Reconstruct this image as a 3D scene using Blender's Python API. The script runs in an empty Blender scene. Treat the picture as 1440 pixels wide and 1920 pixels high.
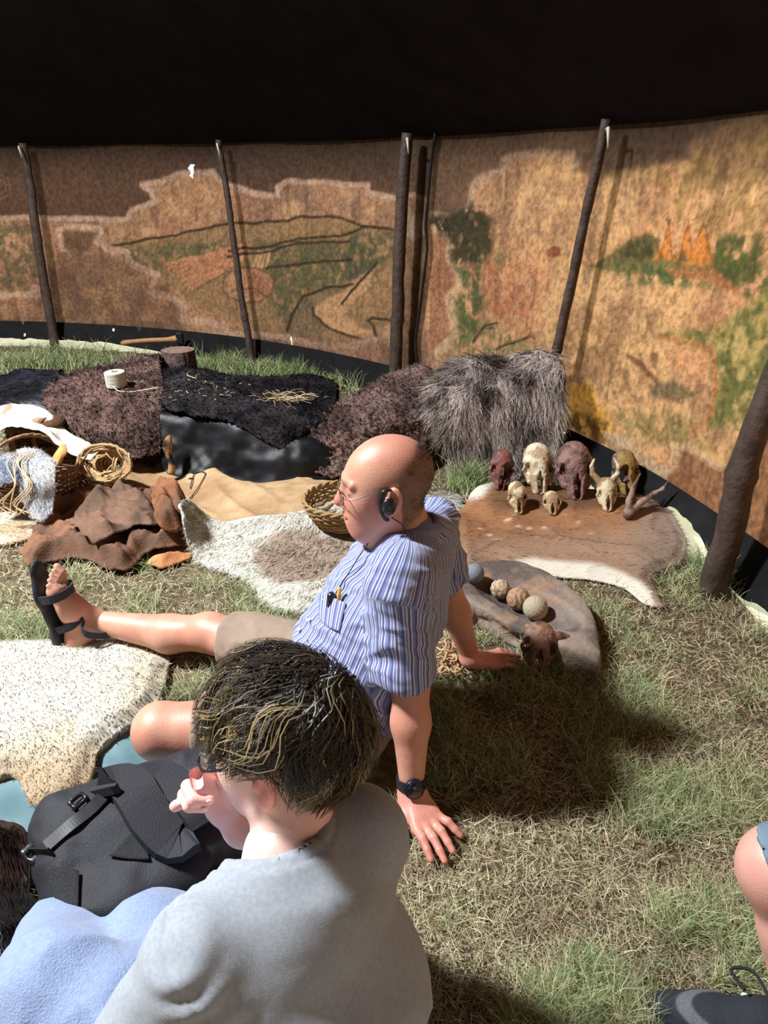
import bpy, math, random
import numpy as np
from mathutils import Matrix, Vector

# ------------------------------------------------------------------ camera, world, light, exposure
SC = bpy.context.scene
COL = SC.collection
CAM_H, FPX, PITCH = 1.35, 1440.0, math.radians(24.0)
cam_d = bpy.data.cameras.new('camera')
cam_d.sensor_fit = 'VERTICAL'; cam_d.sensor_height = 24.0; cam_d.lens = 24.0 * FPX / 1920.0
cam_d.clip_start = 0.02; cam_d.clip_end = 200
cam = bpy.data.objects.new('camera', cam_d); COL.objects.link(cam)
cam.location = (0, 0, CAM_H); cam.rotation_euler = (math.pi / 2 - PITCH, 0, 0)
SC.camera = cam

TENT_C = np.array([-3.68, 1.57]); TENT_R = 4.98; WALL_TOP = 1.535; WALL_LOW = 0.16
world = bpy.data.worlds.new('sky'); SC.world = world; world.use_nodes = True
wn = world.node_tree.nodes; bgn = wn['Background']
bgn.inputs['Color'].default_value = (0.86, 0.93, 1.0, 1); bgn.inputs['Strength'].default_value = 2.1

sky_d = bpy.data.lights.new('smoke_hole_daylight', 'AREA')
sky_d.shape = 'DISK'; sky_d.size = 0.62; sky_d.energy = 850; sky_d.color = (0.94, 0.975, 1.0)
sky_l = bpy.data.objects.new('smoke_hole_daylight', sky_d); COL.objects.link(sky_l)
sky_l.location = (TENT_C[0] + 0.1, TENT_C[1] + 0.2, 4.75)
sky_l.rotation_euler = (0, math.radians(-22), 0)

SC.view_settings.view_transform = 'Standard'
SC.view_settings.look = 'None'
SC.view_settings.exposure = 0.0
SC.view_settings.gamma = 1.0
SC.view_settings.use_curve_mapping = False

# ------------------------------------------------------------------ helpers: points
rng = np.random.default_rng(11)
V3 = lambda *a: np.array(a, dtype=float)
cP, sP = math.cos(PITCH), math.sin(PITCH)

def ray(x, y):
    cx = (x - 720) / FPX; cy = -(y - 960) / FPX
    return V3(cx, cP + cy * sP, -sP + cy * cP)
def G(x, y, z=0.0):            # point of the horizontal plane z
    r = ray(x, y); return V3(0, 0, CAM_H) + (z - CAM_H) / r[2] * r
def D(x, y, Y):                # point at forward distance Y
    r = ray(x, y); return V3(0, 0, CAM_H) + Y / r[1] * r
def proj(p):                   # world -> photo frame
    p = np.asarray(p); dx = p[..., 0]; dy = p[..., 1]; dz = p[..., 2] - CAM_H
    a = dy * cP - dz * sP; b = dy * sP + dz * cP
    return 720 + FPX * dx / a, 960 - FPX * b / a
def nrm(v):
    v = np.asarray(v, float); return v / (np.linalg.norm(v, axis=-1, keepdims=True) + 1e-12)
def srgb(r, g, b, a=None):
    f = lambda c: ((c / 255 + 0.055) / 1.055) ** 2.4 if c > 10 else c / 255 / 12.92
    return (f(r), f(g), f(b))

# ------------------------------------------------------------------ helpers: noise
def _hash(ix, iy, iz, s=0):
    h = (ix * 374761393 + iy * 668265263 + iz * 1274126177 + s * 974634757) & 0xFFFFFFFF
    h = ((h ^ (h >> 13)) * 1103515245) & 0xFFFFFFFF
    h = ((h ^ (h >> 16)) * 2246822519) & 0xFFFFFFFF
    return ((h ^ (h >> 15)) & 0xFFFFFF) / float(0xFFFFFF)
def noise(p, scale=1.0, seed=0):
    p = np.asarray(p, float) * scale + 100.3
    i = np.floor(p).astype(np.int64); f = p - i; f = f * f * (3 - 2 * f)
    o = 0
    for dx in (0, 1):
        wx = f[..., 0] if dx else 1 - f[..., 0]
        for dy in (0, 1):
            wy = f[..., 1] if dy else 1 - f[..., 1]
            for dz in (0, 1):
                wz = f[..., 2] if dz else 1 - f[..., 2]
                o = o + wx * wy * wz * _hash(i[..., 0] + dx, i[..., 1] + dy, i[..., 2] + dz, seed)
    return o
def fbm(p, scale=1.0, oct=4, seed=0):
    a, t, o = 1.0, 0.0, 0.0
    for k in range(oct):
        o = o + a * noise(p, scale * 2 ** k, seed + k); t += a; a *= 0.5
    return o / t
def worley(p, scale=1.0, seed=0):
    p = np.asarray(p, float) * scale + 50.7
    i = np.floor(p).astype(np.int64); best = np.full(p.shape[:-1], 9.0)
    for dx in (-1, 0, 1):
        for dy in (-1, 0, 1):
            for dz in (-1, 0, 1):
                c = i + np.array([dx, dy, dz])
                q = np.stack([c[..., k] + _hash(c[..., 0], c[..., 1], c[..., 2], seed + k * 7) for k in range(3)], -1)
                best = np.minimum(best, ((p - q) ** 2).sum(-1))
    return np.sqrt(best)
def xyz(a, b, c=0.0):
    a = np.asarray(a, float); b = np.asarray(b, float)
    return np.stack([a, b, np.zeros_like(a) + c], -1)
def sstep(a, b, x):
    t = np.clip((x - a) / (b - a), 0, 1); return t * t * (3 - 2 * t)
def mixc(c, c2, w):
    w = np.asarray(w)[..., None]; return c * (1 - w) + np.asarray(c2) * w

# ------------------------------------------------------------------ helpers: materials
MATS = {}
def mat(name, color=(0.5, 0.5, 0.5), rough=0.7, var=0.0, vscale=30.0, bump=0.0, bscale=60.0, attr=None, spec=0.3,
        metal=0.0, sheen=0.0, sub=0.0, trans=0.0, alpha=None, subcol=None, coat=0.0):
    if name in MATS: return MATS[name]
    m = bpy.data.materials.new(name); m.use_nodes = True
    n = m.node_tree.nodes; l = m.node_tree.links; b = n['Principled BSDF']
    b.inputs['Roughness'].default_value = rough
    b.inputs['Specular IOR Level'].default_value = spec
    b.inputs['Metallic'].default_value = metal
    if sheen: b.inputs['Sheen Weight'].default_value = sheen
    if coat: b.inputs['Coat Weight'].default_value = coat; b.inputs['Coat Roughness'].default_value = 0.25
    if sub:
        b.inputs['Subsurface Weight'].default_value = sub
        b.inputs['Subsurface Radius'].default_value = (0.012, 0.005, 0.003); b.inputs['Subsurface Scale'].default_value = 0.6
    tc = n.new('ShaderNodeTexCoord')
    if attr:
        at = n.new('ShaderNodeAttribute'); at.attribute_name = attr; src = at.outputs['Color']
    else:
        rgb = n.new('ShaderNodeRGB'); rgb.outputs[0].default_value = (*color, 1); src = rgb.outputs[0]
    if var:
        nz = n.new('ShaderNodeTexNoise'); nz.inputs['Scale'].default_value = vscale; nz.inputs['Detail'].default_value = 6
        l.new(tc.outputs['Object'], nz.inputs['Vector'])
        mr = n.new('ShaderNodeMapRange'); mr.inputs['From Min'].default_value = 0.25; mr.inputs['From Max'].default_value = 0.75
        mr.inputs['To Min'].default_value = 1 - var; mr.inputs['To Max'].default_value = 1 + var
        l.new(nz.outputs['Fac'], mr.inputs['Value'])
        mx = n.new('ShaderNodeMix'); mx.data_type = 'RGBA'; mx.blend_type = 'MULTIPLY'; mx.inputs[0].default_value = 1
        l.new(src, mx.inputs[6]); l.new(mr.outputs[0], mx.inputs[7]); src = mx.outputs[2]
    l.new(src, b.inputs['Base Color'])
    if bump:
        nb = n.new('ShaderNodeTexNoise'); nb.inputs['Scale'].default_value = bscale; nb.inputs['Detail'].default_value = 5
        l.new(tc.outputs['Object'], nb.inputs['Vector'])
        bp = n.new('ShaderNodeBump'); bp.inputs['Strength'].default_value = bump; bp.inputs['Distance'].default_value = 0.01
        l.new(nb.outputs['Fac'], bp.inputs['Height']); l.new(bp.outputs[0], b.inputs['Normal'])
    if trans:
        tr = n.new('ShaderNodeBsdfTranslucent'); l.new(src, tr.inputs['Color'])
        ms = n.new('ShaderNodeMixShader'); ms.inputs[0].default_value = trans
        l.new(b.outputs[0], ms.inputs[1]); l.new(tr.outputs[0], ms.inputs[2]); l.new(ms.outputs[0], n['Material Output'].inputs[0])
    if alpha is not None: b.inputs['Alpha'].default_value = alpha
    MATS[name] = m
    return m

# ------------------------------------------------------------------ helpers: mesh objects
def mesh_obj(name, v, f, m, parent=None, col=None, attrs=None, smooth=True, recenter=True, normals=None):
    """v (N,3); f (M,3|4) array or list of arrays / lists"""
    me = bpy.data.meshes.new(name)
    v = np.asarray(v, dtype=np.float32); loc = None
    if parent is None and recenter:
        loc = np.array([(v[:, 0].min() + v[:, 0].max()) / 2, (v[:, 1].min() + v[:, 1].max()) / 2, v[:, 2].min()], np.float32); v = v - loc
    if isinstance(f, np.ndarray): f = [f]
    if len(f) and not isinstance(f[0], np.ndarray):
        me.from_pydata(v.tolist(), [], [list(map(int, q)) for q in f])
    else:
        f = [np.asarray(a, dtype=np.int32) for a in f if len(a)]
        nl = sum(a.size for a in f); nf = sum(len(a) for a in f)
        me.vertices.add(len(v)); me.vertices.foreach_set('co', v.ravel())
        me.loops.add(nl); me.polygons.add(nf)
        me.loops.foreach_set('vertex_index', np.concatenate([a.ravel() for a in f]))
        st = []; o = 0
        for a in f:
            st.append(o + np.arange(len(a)) * a.shape[1]); o += a.size
        me.polygons.foreach_set('loop_start', np.concatenate(st).astype(np.int32))
        me.update(calc_edges=True)
    if smooth: me.polygons.foreach_set('use_smooth', np.ones(len(me.polygons), dtype=bool))
    if col is not None:
        ca = me.color_attributes.new('Col', 'FLOAT_COLOR', 'POINT')
        c4 = np.ones((len(v), 4), dtype=np.float32); c4[:, :3] = col
        ca.data.foreach_set('color', c4.ravel())
    for k, a in (attrs or {}).items():
        at = me.attributes.new(k, 'FLOAT', 'POINT'); at.data.foreach_set('value', np.asarray(a, np.float32))
    if normals is not None: me.normals_split_custom_set_from_vertices(np.asarray(normals, np.float32))
    me.materials.append(m)
    o = bpy.data.objects.new(name, me); COL.objects.link(o)
    if loc is not None: o.location = tuple(map(float, loc))
    if parent is not None: attach(o, parent)
    return o
def attach(o, parent):          # keep world placement: parts are modelled in world coordinates
    o.parent = parent
    o.matrix_parent_inverse = Matrix.Translation(parent.location).inverted()
def tag(o, label, cat, group=None, kind=None):
    o['label'] = label; o['category'] = cat
    if group: o['group'] = group
    if kind: o['kind'] = kind
    return o
def thing(name, label, cat, loc, group=None):
    o = bpy.data.objects.new(name, None); COL.objects.link(o); o.location = tuple(map(float, loc)); o.empty_display_size = 0.05
    return tag(o, label, cat, group)
def struct(o, label=None):
    o['kind'] = 'structure'
    if label: o['label'] = label
    return o

def vnormals(v, f):
    n = np.zeros_like(v)
    if f.shape[1] == 4: fn = np.cross(v[f[:, 2]] - v[f[:, 0]], v[f[:, 3]] - v[f[:, 1]])
    else: fn = np.cross(v[f[:, 1]] - v[f[:, 0]], v[f[:, 2]] - v[f[:, 0]])
    for k in range(f.shape[1]): np.add.at(n, f[:, k], fn)
    return nrm(n)
class MB:                        # collects several shapes into one mesh
    def __init__(s): s.v = []; s.f = []; s.n = 0; s.c = []
    def add(s, v, f, c=None):
        v = np.asarray(v, float); f = [list(np.asarray(q) + s.n) for q in f]
        s.v.append(v); s.f += f; s.n += len(v)
        s.c.append(np.tile(np.asarray(c if c is not None else (1, 1, 1), float), (len(v), 1)))
    def build(s, name, m, parent=None, smooth=True, col=False):
        return mesh_obj(name, np.concatenate(s.v), s.f, m, parent, np.concatenate(s.c) if col else None, smooth=smooth)
def frame_of(d, up=(0, 0, 1)):
    d = nrm(d); up = np.asarray(up, float)
    if abs(d @ up) > 0.95: up = V3(1, 0, 0)
    a = nrm(np.cross(up, d)); b = np.cross(d, a); return a, b
def tube_vf(pts, r, n=8, cap=True, flat=1.0, up=(0, 0, 1)):
    pts = np.asarray(pts, float); K = len(pts); r = np.zeros(K) + r
    t = nrm(np.gradient(pts, axis=0)); ang = np.arange(n) * 2 * math.pi / n
    v = []; a, b = frame_of(t[0], up)
    for i in range(K):
        a = nrm(a - t[i] * (a @ t[i])); b = np.cross(t[i], a)
        v.append(pts[i] + r[i] * (np.cos(ang)[:, None] * a + flat * np.sin(ang)[:, None] * b))
    v = np.concatenate(v); f = []
    for i in range(K - 1):
        for j in range(n):
            q = (j + 1) % n; f.append([i * n + j, i * n + q, (i + 1) * n + q, (i + 1) * n + j])
    if cap: f.append(list(range(n))[::-1]); f.append([(K - 1) * n + j for j in range(n)])
    return v, f
def spline(pts, n):              # Catmull-Rom through points
    pts = np.asarray(pts, float); K = len(pts)
    P = np.concatenate([[2 * pts[0] - pts[1]], pts, [2 * pts[-1] - pts[-2]]])
    t = np.linspace(0, K - 1, n); i = np.minimum(t.astype(int), K - 2); u = (t - i)[:, None]
    a, b, c, d = P[i], P[i + 1], P[i + 2], P[i + 3]
    return 0.5 * (2 * b + (c - a) * u + (2 * a - 5 * b + 4 * c - d) * u ** 2 + (3 * b - a - 3 * c + d) * u ** 3)
def loft(ctrl, nu, nv):          # ctrl (R,C,3) -> dense (nu,nv,3)
    ctrl = np.asarray(ctrl, float)
    a = np.stack([spline(ctrl[:, j], nu) for j in range(ctrl.shape[1])], 1)
    return np.stack([spline(a[i], nv) for i in range(nu)], 0)
def grid_faces(nu, nv):
    i = np.arange(nu * nv).reshape(nu, nv)
    return np.stack([i[:-1, :-1], i[1:, :-1], i[1:, 1:], i[:-1, 1:]], -1).reshape(-1, 4)
def boundary_edges(f):
    e = np.concatenate([np.stack([f[:, k], f[:, (k + 1) % f.shape[1]]], 1) for k in range(f.shape[1])])
    key = np.sort(e, 1); key = key[:, 0].astype(np.int64) * (int(f.max()) + 1) + key[:, 1]
    _, inv, cnt = np.unique(key, return_inverse=True, return_counts=True)
    return e[cnt[inv] == 1]
def solidify(v, f, t, bottom=True):           # sheet of thickness t below the surface
    n = vnormals(v, f); N = len(v)
    e = boundary_edges(f)
    v2 = np.concatenate([v, v - n * t])
    rim = np.stack([e[:, 1], e[:, 0], e[:, 0] + N, e[:, 1] + N], 1)
    if not bottom:
        F_ = np.concatenate([f, rim]); used = np.unique(F_); m_ = np.full(2 * N, -1); m_[used] = np.arange(len(used)); return v2[used], m_[F_], used
    return v2, np.concatenate([f, f[:, ::-1] + N, np.stack([e[:, 1], e[:, 0], e[:, 0] + N, e[:, 1] + N], 1)])

# ribbons (hair, wool, grass): roots, directions per segment
def ribbons(name, root, dirs, length, width, colr, m, parent=None, curve=None, seed=1, tipw=0.15, nrmls=None, nmix=0.7):
    """root (N,3); dirs (N,S,3) unit direction of each segment; length (N,), width (N,), colr (N,3)"""
    N, S = dirs.shape[:2]
    seg = (np.asarray(length) / S)[:, None, None] * dirs
    pts = np.concatenate([root[:, None], root[:, None] + np.cumsum(seg, 1)], 1)
    r = np.random.default_rng(seed)
    side = nrm(np.cross(dirs.mean(1), nrm(r.normal(size=(N, 3)))))
    if nrmls is not None: side = side * np.where((np.cross(side, dirs.mean(1)) * nrmls).sum(1, keepdims=True) < 0, -1.0, 1.0)   # faces look outwards
    w = np.linspace(1, tipw, S + 1)[None, :, None] * (np.asarray(width) / 2)[:, None, None]
    A = pts - side[:, None] * w; B = pts + side[:, None] * w
    v = np.stack([A, B], 2).reshape(-1, 3)
    base = (np.arange(N) * (S + 1) * 2)[:, None]; k = np.arange(S)[None] * 2
    f = np.stack([base + k, base + k + 1, base + k + 3, base + k + 2], -1).reshape(-1, 4)
    c = np.repeat(colr, (S + 1) * 2, axis=0)
    N3 = None
    if nrmls is not None:         # strands take part of the light of the surface they grow from
        rn = nrm(np.cross(dirs.mean(1), side)); rn = rn * np.sign((rn * nrmls).sum(1, keepdims=True) + 1e-9)
        N3 = np.repeat(nrm(nmix * nrmls + (1 - nmix) * rn), (S + 1) * 2, axis=0)
    return mesh_obj(name, v, f, m, parent, col=c, normals=N3)
def sample_mesh(v, f, n, r):
    if f.shape[1] == 4: f = np.concatenate([f[:, [0, 1, 2]], f[:, [0, 2, 3]]])
    a = np.linalg.norm(np.cross(v[f[:, 1]] - v[f[:, 0]], v[f[:, 2]] - v[f[:, 0]]), axis=1)
    t = r.choice(len(f), n, p=a / a.sum()); u = r.random((n, 2)); s = u.sum(1) > 1; u[s] = 1 - u[s]
    p = v[f[t, 0]] + u[:, :1] * (v[f[t, 1]] - v[f[t, 0]]) + u[:, 1:] * (v[f[t, 2]] - v[f[t, 0]])
    nn = nrm(np.cross(v[f[t, 1]] - v[f[t, 0]], v[f[t, 2]] - v[f[t, 0]]))
    return p, nn
def fur(name, v, f, n, length, width, colfun, m, parent, comb=(0, 0, -1), lie=0.7, curl=0.3, seg=4, seed=3, jitter=0.25, clump=0.0, cscale=30, tipw=0.15, nmix=0.82):
    r = np.random.default_rng(seed)
    p, nn = sample_mesh(v, f, n, r)
    cb = np.asarray(comb(p) if callable(comb) else np.tile(np.asarray(comb, float), (n, 1)))
    cb = nrm(cb - nn * (cb * nn).sum(1, keepdims=True))
    base = nrm(nn * (1 - lie) + cb * lie + jitter * r.normal(size=(n, 3)) * 0.6)
    if clump:
        cl = np.stack([fbm(p, cscale, 2, 40 + k) - 0.5 for k in range(3)], -1) * 2 * clump
        base = nrm(base + cl)
    ax = nrm(r.normal(size=(n, 3))); ds = []
    ph = r.random(n) * 6.28
    for s in range(seg):
        sag = cb * (s / seg) * lie * 0.5
        w = curl * np.sin(ph + s * 2.1)[:, None] * ax
        d = nrm(base + sag + w)
        low = ((d * nn).sum(1) < 0.04)
        d[low] = nrm(d[low] + nn[low] * 0.12)
        ds.append(d)
    L = length * (0.6 + 0.8 * r.random(n)); W = width * (0.7 + 0.6 * r.random(n))
    c = colfun(p) * (0.84 + 0.32 * r.random((n, 1)))
    return ribbons(name, p - nn * 0.002, np.stack(ds, 1), L, W, c, m, parent, seed=seed + 1, tipw=tipw, nrmls=nn, nmix=nmix)

# ------------------------------------------------------------------ helpers: implicit solids -> one continuous mesh
def rot(ax=(0, 0, 1), deg=0):
    return np.array(Matrix.Rotation(math.radians(deg), 3, Vector(ax)))
class Field:
    def __init__(s, lo, hi, h):
        s.lo = np.asarray(lo, float); s.h = h
        s.n = np.ceil((np.asarray(hi, float) - s.lo) / h).astype(int) + 1
        s.ax = [(s.lo[k] + np.arange(s.n[k]) * h).astype(np.float32) for k in range(3)]
        s.f = np.full(tuple(s.n), 0.06, dtype=np.float32)
        s.O = np.zeros(3); s.M = np.eye(3)
    def at(s, O=(0, 0, 0), M=None):         # local frame for the following shapes
        s.O = np.asarray(O, float); s.M = np.eye(3) if M is None else np.asarray(M, float); return s
    def _w(s, p): return s.O + s.M @ np.asarray(p, float)
    def _sl(s, lo, hi):
        a = np.clip(np.floor((lo - s.lo) / s.h).astype(int), 0, s.n); b = np.clip(np.ceil((hi - s.lo) / s.h).astype(int) + 1, 0, s.n)
        if np.any(b <= a): return None
        return tuple(slice(a[k], b[k]) for k in range(3))
    def _op(s, sl, d, k, op):
        f = s.f[sl]; k = max(k, 1e-5)
        if op == 'u':
            h = np.maximum(k - np.abs(f - d), 0) / k; s.f[sl] = np.minimum(f, d) - h * h * k * 0.25
        elif op == 's':
            d = -d; h = np.maximum(k - np.abs(f - d), 0) / k; s.f[sl] = np.maximum(f, d) + h * h * k * 0.25
        elif op == 'i':
            h = np.maximum(k - np.abs(f - d), 0) / k; s.f[sl] = np.maximum(f, d) + h * h * k * 0.25
    def _grid(s, sl):
        return s.ax[0][sl[0]][:, None, None], s.ax[1][sl[1]][None, :, None], s.ax[2][sl[2]][None, None, :]
    def cap(s, a, b, ra, rb=None, k=0.01, op='u', sq=None):
        rb = ra if rb is None else rb; a = s._w(a); b = s._w(b)
        m = max(ra, rb) * (max(1, sq[1]) if sq else 1) + k + 0.03
        sl = s._sl(np.minimum(a, b) - m, np.maximum(a, b) + m)
        if sl is None: return s
        x, y, z = s._grid(sl); ba = b - a; L = ba @ ba + 1e-12
        px, py, pz = x - a[0], y - a[1], z - a[2]
        t = np.clip((px * ba[0] + py * ba[1] + pz * ba[2]) / L, 0, 1)
        qx, qy, qz = px - t * ba[0], py - t * ba[1], pz - t * ba[2]
        if sq:
            n = s.M @ nrm(sq[0]); q = qx * n[0] + qy * n[1] + qz * n[2]; g = q * (1 / sq[1] - 1)
            qx, qy, qz = qx + g * n[0], qy + g * n[1], qz + g * n[2]
        d = np.sqrt(qx * qx + qy * qy + qz * qz) - (ra + t * (rb - ra))
        s._op(sl, d, k, op); return s
    def ell(s, c, r, R=None, k=0.01, op='u'):
        c = s._w(c); R = s.M if R is None else s.M @ R; r = np.asarray(r, float)
        e = np.sqrt(((R * r) ** 2).sum(1)) + k + 0.03
        sl = s._sl(c - e, c + e)
        if sl is None: return s
        x, y, z = s._grid(sl); px, py, pz = x - c[0], y - c[1], z - c[2]
        u = [(px * R[0, i] + py * R[1, i] + pz * R[2, i]) for i in range(3)]
        k0 = np.sqrt(sum((u[i] / r[i]) ** 2 for i in range(3))); k1 = np.sqrt(sum((u[i] / r[i] ** 2) ** 2 for i in range(3))) + 1e-9
        s._op(sl, (k0 * (k0 - 1) / k1).astype(np.float32), k, op); return s
    def box(s, c, hs, rd=0.0, R=None, k=0.005, op='u'):
        c = s._w(c); R = s.M if R is None else s.M @ R; hs = np.asarray(hs, float) - rd
        e = np.abs(R) @ (hs + rd) + k + 0.03
        sl = s._sl(c - e, c + e)
        if sl is None: return s
        x, y, z = s._grid(sl); px, py, pz = x - c[0], y - c[1], z - c[2]
        q = [np.abs(px * R[0, i] + py * R[1, i] + pz * R[2, i]) - hs[i] for i in range(3)]
        d = np.sqrt(sum(np.maximum(a, 0) ** 2 for a in q)) + np.minimum(np.maximum(np.maximum(q[0], q[1]), q[2]), 0) - rd
        s._op(sl, d.astype(np.float32), k, op); return s
    def path(s, pts, r, k=0.01, op='u', sq=None):
        r = np.zeros(len(pts)) + r
        for i in range(len(pts) - 1): s.cap(pts[i], pts[i + 1], r[i], r[i + 1], k, op, sq)
        return s
    def plane(s, p, n, k=0.004):            # keep the side opposite to n
        p = s._w(p); n = s.M @ nrm(n); x, y, z = s._grid((slice(None),) * 3)
        d = ((x - p[0]) * n[0] + (y - p[1]) * n[1] + (z - p[2]) * n[2]).astype(np.float32)
        s._op((slice(None),) * 3, d, k, 'i'); return s
    def mesh(s, smooth=1, disp=None):
        f = s.f; sg = f < 0; n = sg.astype(np.int8)
        c = n[:-1] + n[1:]; c = c[:, :-1] + c[:, 1:]; c = c[:, :, :-1] + c[:, :, 1:]
        act = (c > 0) & (c < 8); I = np.nonzero(act); N = len(I[0])
        ids = np.full(act.shape, -1, np.int32); ids[I] = np.arange(N, dtype=np.int32)
        off = [(a, b, d) for a in (0, 1) for b in (0, 1) for d in (0, 1)]
        val = np.stack([f[I[0] + a, I[1] + b, I[2] + d] for a, b, d in off], 1)
        acc = np.zeros((N, 3)); cnt = np.zeros(N)
        for i in range(8):
            for j in range(i + 1, 8):
                df = np.abs(np.array(off[i]) - np.array(off[j]))
                if df.sum() != 1: continue
                m = (val[:, i] < 0) != (val[:, j] < 0)
                t = val[m, i] / (val[m, i] - val[m, j])
                acc[m] += np.array(off[i]) + t[:, None] * (np.array(off[j]) - np.array(off[i])); cnt[m] += 1
        v = s.lo + (np.stack(I, 1) + acc / cnt[:, None]) * s.h
        F = []
        for ax in range(3):
            b, c2 = [(1, 2), (2, 0), (0, 1)][ax]
            s0 = [slice(1, -1)] * 3; s1 = [slice(1, -1)] * 3
            s0[ax] = slice(0, -1); s1[ax] = slice(1, None)
            A = sg[tuple(s0)]; B = sg[tuple(s1)]
            J = np.array(np.nonzero(A != B)); dirn = A[tuple(J)]
            base = J.copy(); base[b] += 1; base[c2] += 1
            def cell(db, dc):
                q = base.copy(); q[b] += db; q[c2] += dc; return ids[q[0], q[1], q[2]]
            q = np.stack([cell(-1, -1), cell(0, -1), cell(0, 0), cell(-1, 0)], 1)
            q[~dirn] = q[~dirn][:, ::-1]; F.append(q)
        F = np.concatenate(F); F = F[(F >= 0).all(1)]
        for _ in range(smooth):
            a = np.zeros_like(v); k = np.zeros(len(v))
            for i in range(4):
                j = (i + 1) % 4
                np.add.at(a, F[:, i], v[F[:, j]]); np.add.at(a, F[:, j], v[F[:, i]])
                np.add.at(k, F[:, i], 1); np.add.at(k, F[:, j], 1)
            v = 0.5 * v + 0.5 * a / np.maximum(k, 1)[:, None]
        if disp is not None:
            nn = vnormals(v, F); v = v + nn * disp(v, nn)[:, None]
        s.f = None
        return v, F

# ------------------------------------------------------------------ helpers: layered sheets lying on the ground
HX0, HY0, HC = -4.2, 0.3, 0.01
HN = (620, 700)
HM = np.zeros(HN)
GX = HX0 + np.arange(HN[0]) * HC; GY = HY0 + np.arange(HN[1]) * HC
COVER = np.zeros(HN, bool)
def hsample(x, y, M=None):
    M = HM if M is None else M
    u = np.clip((np.asarray(x) - HX0) / HC, 0, HN[0] - 1.001); w = np.clip((np.asarray(y) - HY0) / HC, 0, HN[1] - 1.001)
    i = u.astype(int); j = w.astype(int); a = u - i; b = w - j
    return M[i, j] * (1 - a) * (1 - b) + M[i + 1, j] * a * (1 - b) + M[i, j + 1] * (1 - a) * b + M[i + 1, j + 1] * a * b
def blur(M, r):
    k = np.exp(-0.5 * (np.arange(-2 * r, 2 * r + 1) / max(r, 0.5)) ** 2); k /= k.sum()
    P = np.pad(M, ((2 * r, 2 * r), (0, 0)), mode='edge'); M = sum(k[i] * P[i:i + M.shape[0]] for i in range(len(k)))
    P = np.pad(M, ((0, 0), (2 * r, 2 * r)), mode='edge'); return sum(k[i] * P[:, i:i + M.shape[1]] for i in range(len(k)))
def dilate(M, r):
    for _ in range(r):
        P = np.pad(M, 1, mode='edge'); M = np.maximum.reduce([P[1:-1, 1:-1], P[:-2, 1:-1], P[2:, 1:-1], P[1:-1, :-2], P[1:-1, 2:]])
    return M
def inside(poly, x, y):
    c = np.zeros(np.shape(x), bool); P = np.asarray(poly); j = len(P) - 1
    for i in range(len(P)):
        xi, yi = P[i][:2]; xj, yj = P[j][:2]
        m = ((yi > y) != (yj > y)) & (x < (xj - xi) * (y - yi) / (yj - yi + 1e-12) + xi); c ^= m; j = i
    return c
def seg_dist(poly, x, y, closed=True):
    P = np.asarray(poly, float); best = np.full(np.shape(x), 1e9); bx = np.array(x, float); by = np.array(y, float)
    n = len(P)
    for i in range(n if closed else n - 1):
        a = P[i][:2]; b = P[(i + 1) % n][:2]; d = b - a
        t = np.clip(((x - a[0]) * d[0] + (y - a[1]) * d[1]) / (d @ d + 1e-12), 0, 1)
        qx = a[0] + t * d[0]; qy = a[1] + t * d[1]; q = np.hypot(x - qx, y - qy); m = q < best
        best = np.where(m, q, best); bx = np.where(m, qx, bx); by = np.where(m, qy, by)
    return best, bx, by
def wiggle(poly, n=160, amp=0.006, scale=25, seed=0):
    P = np.asarray(poly, float); P = np.concatenate([P, P[:1]]); Q = spline(P, n)[:-1]
    q = xyz(Q[:, 0], Q[:, 1], seed); return np.stack([Q[:, 0] + amp * 2 * (fbm(q, scale, 3, seed) - .5), Q[:, 1] + amp * 2 * (fbm(q, scale, 3, seed + 9) - .5)], 1)
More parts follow.
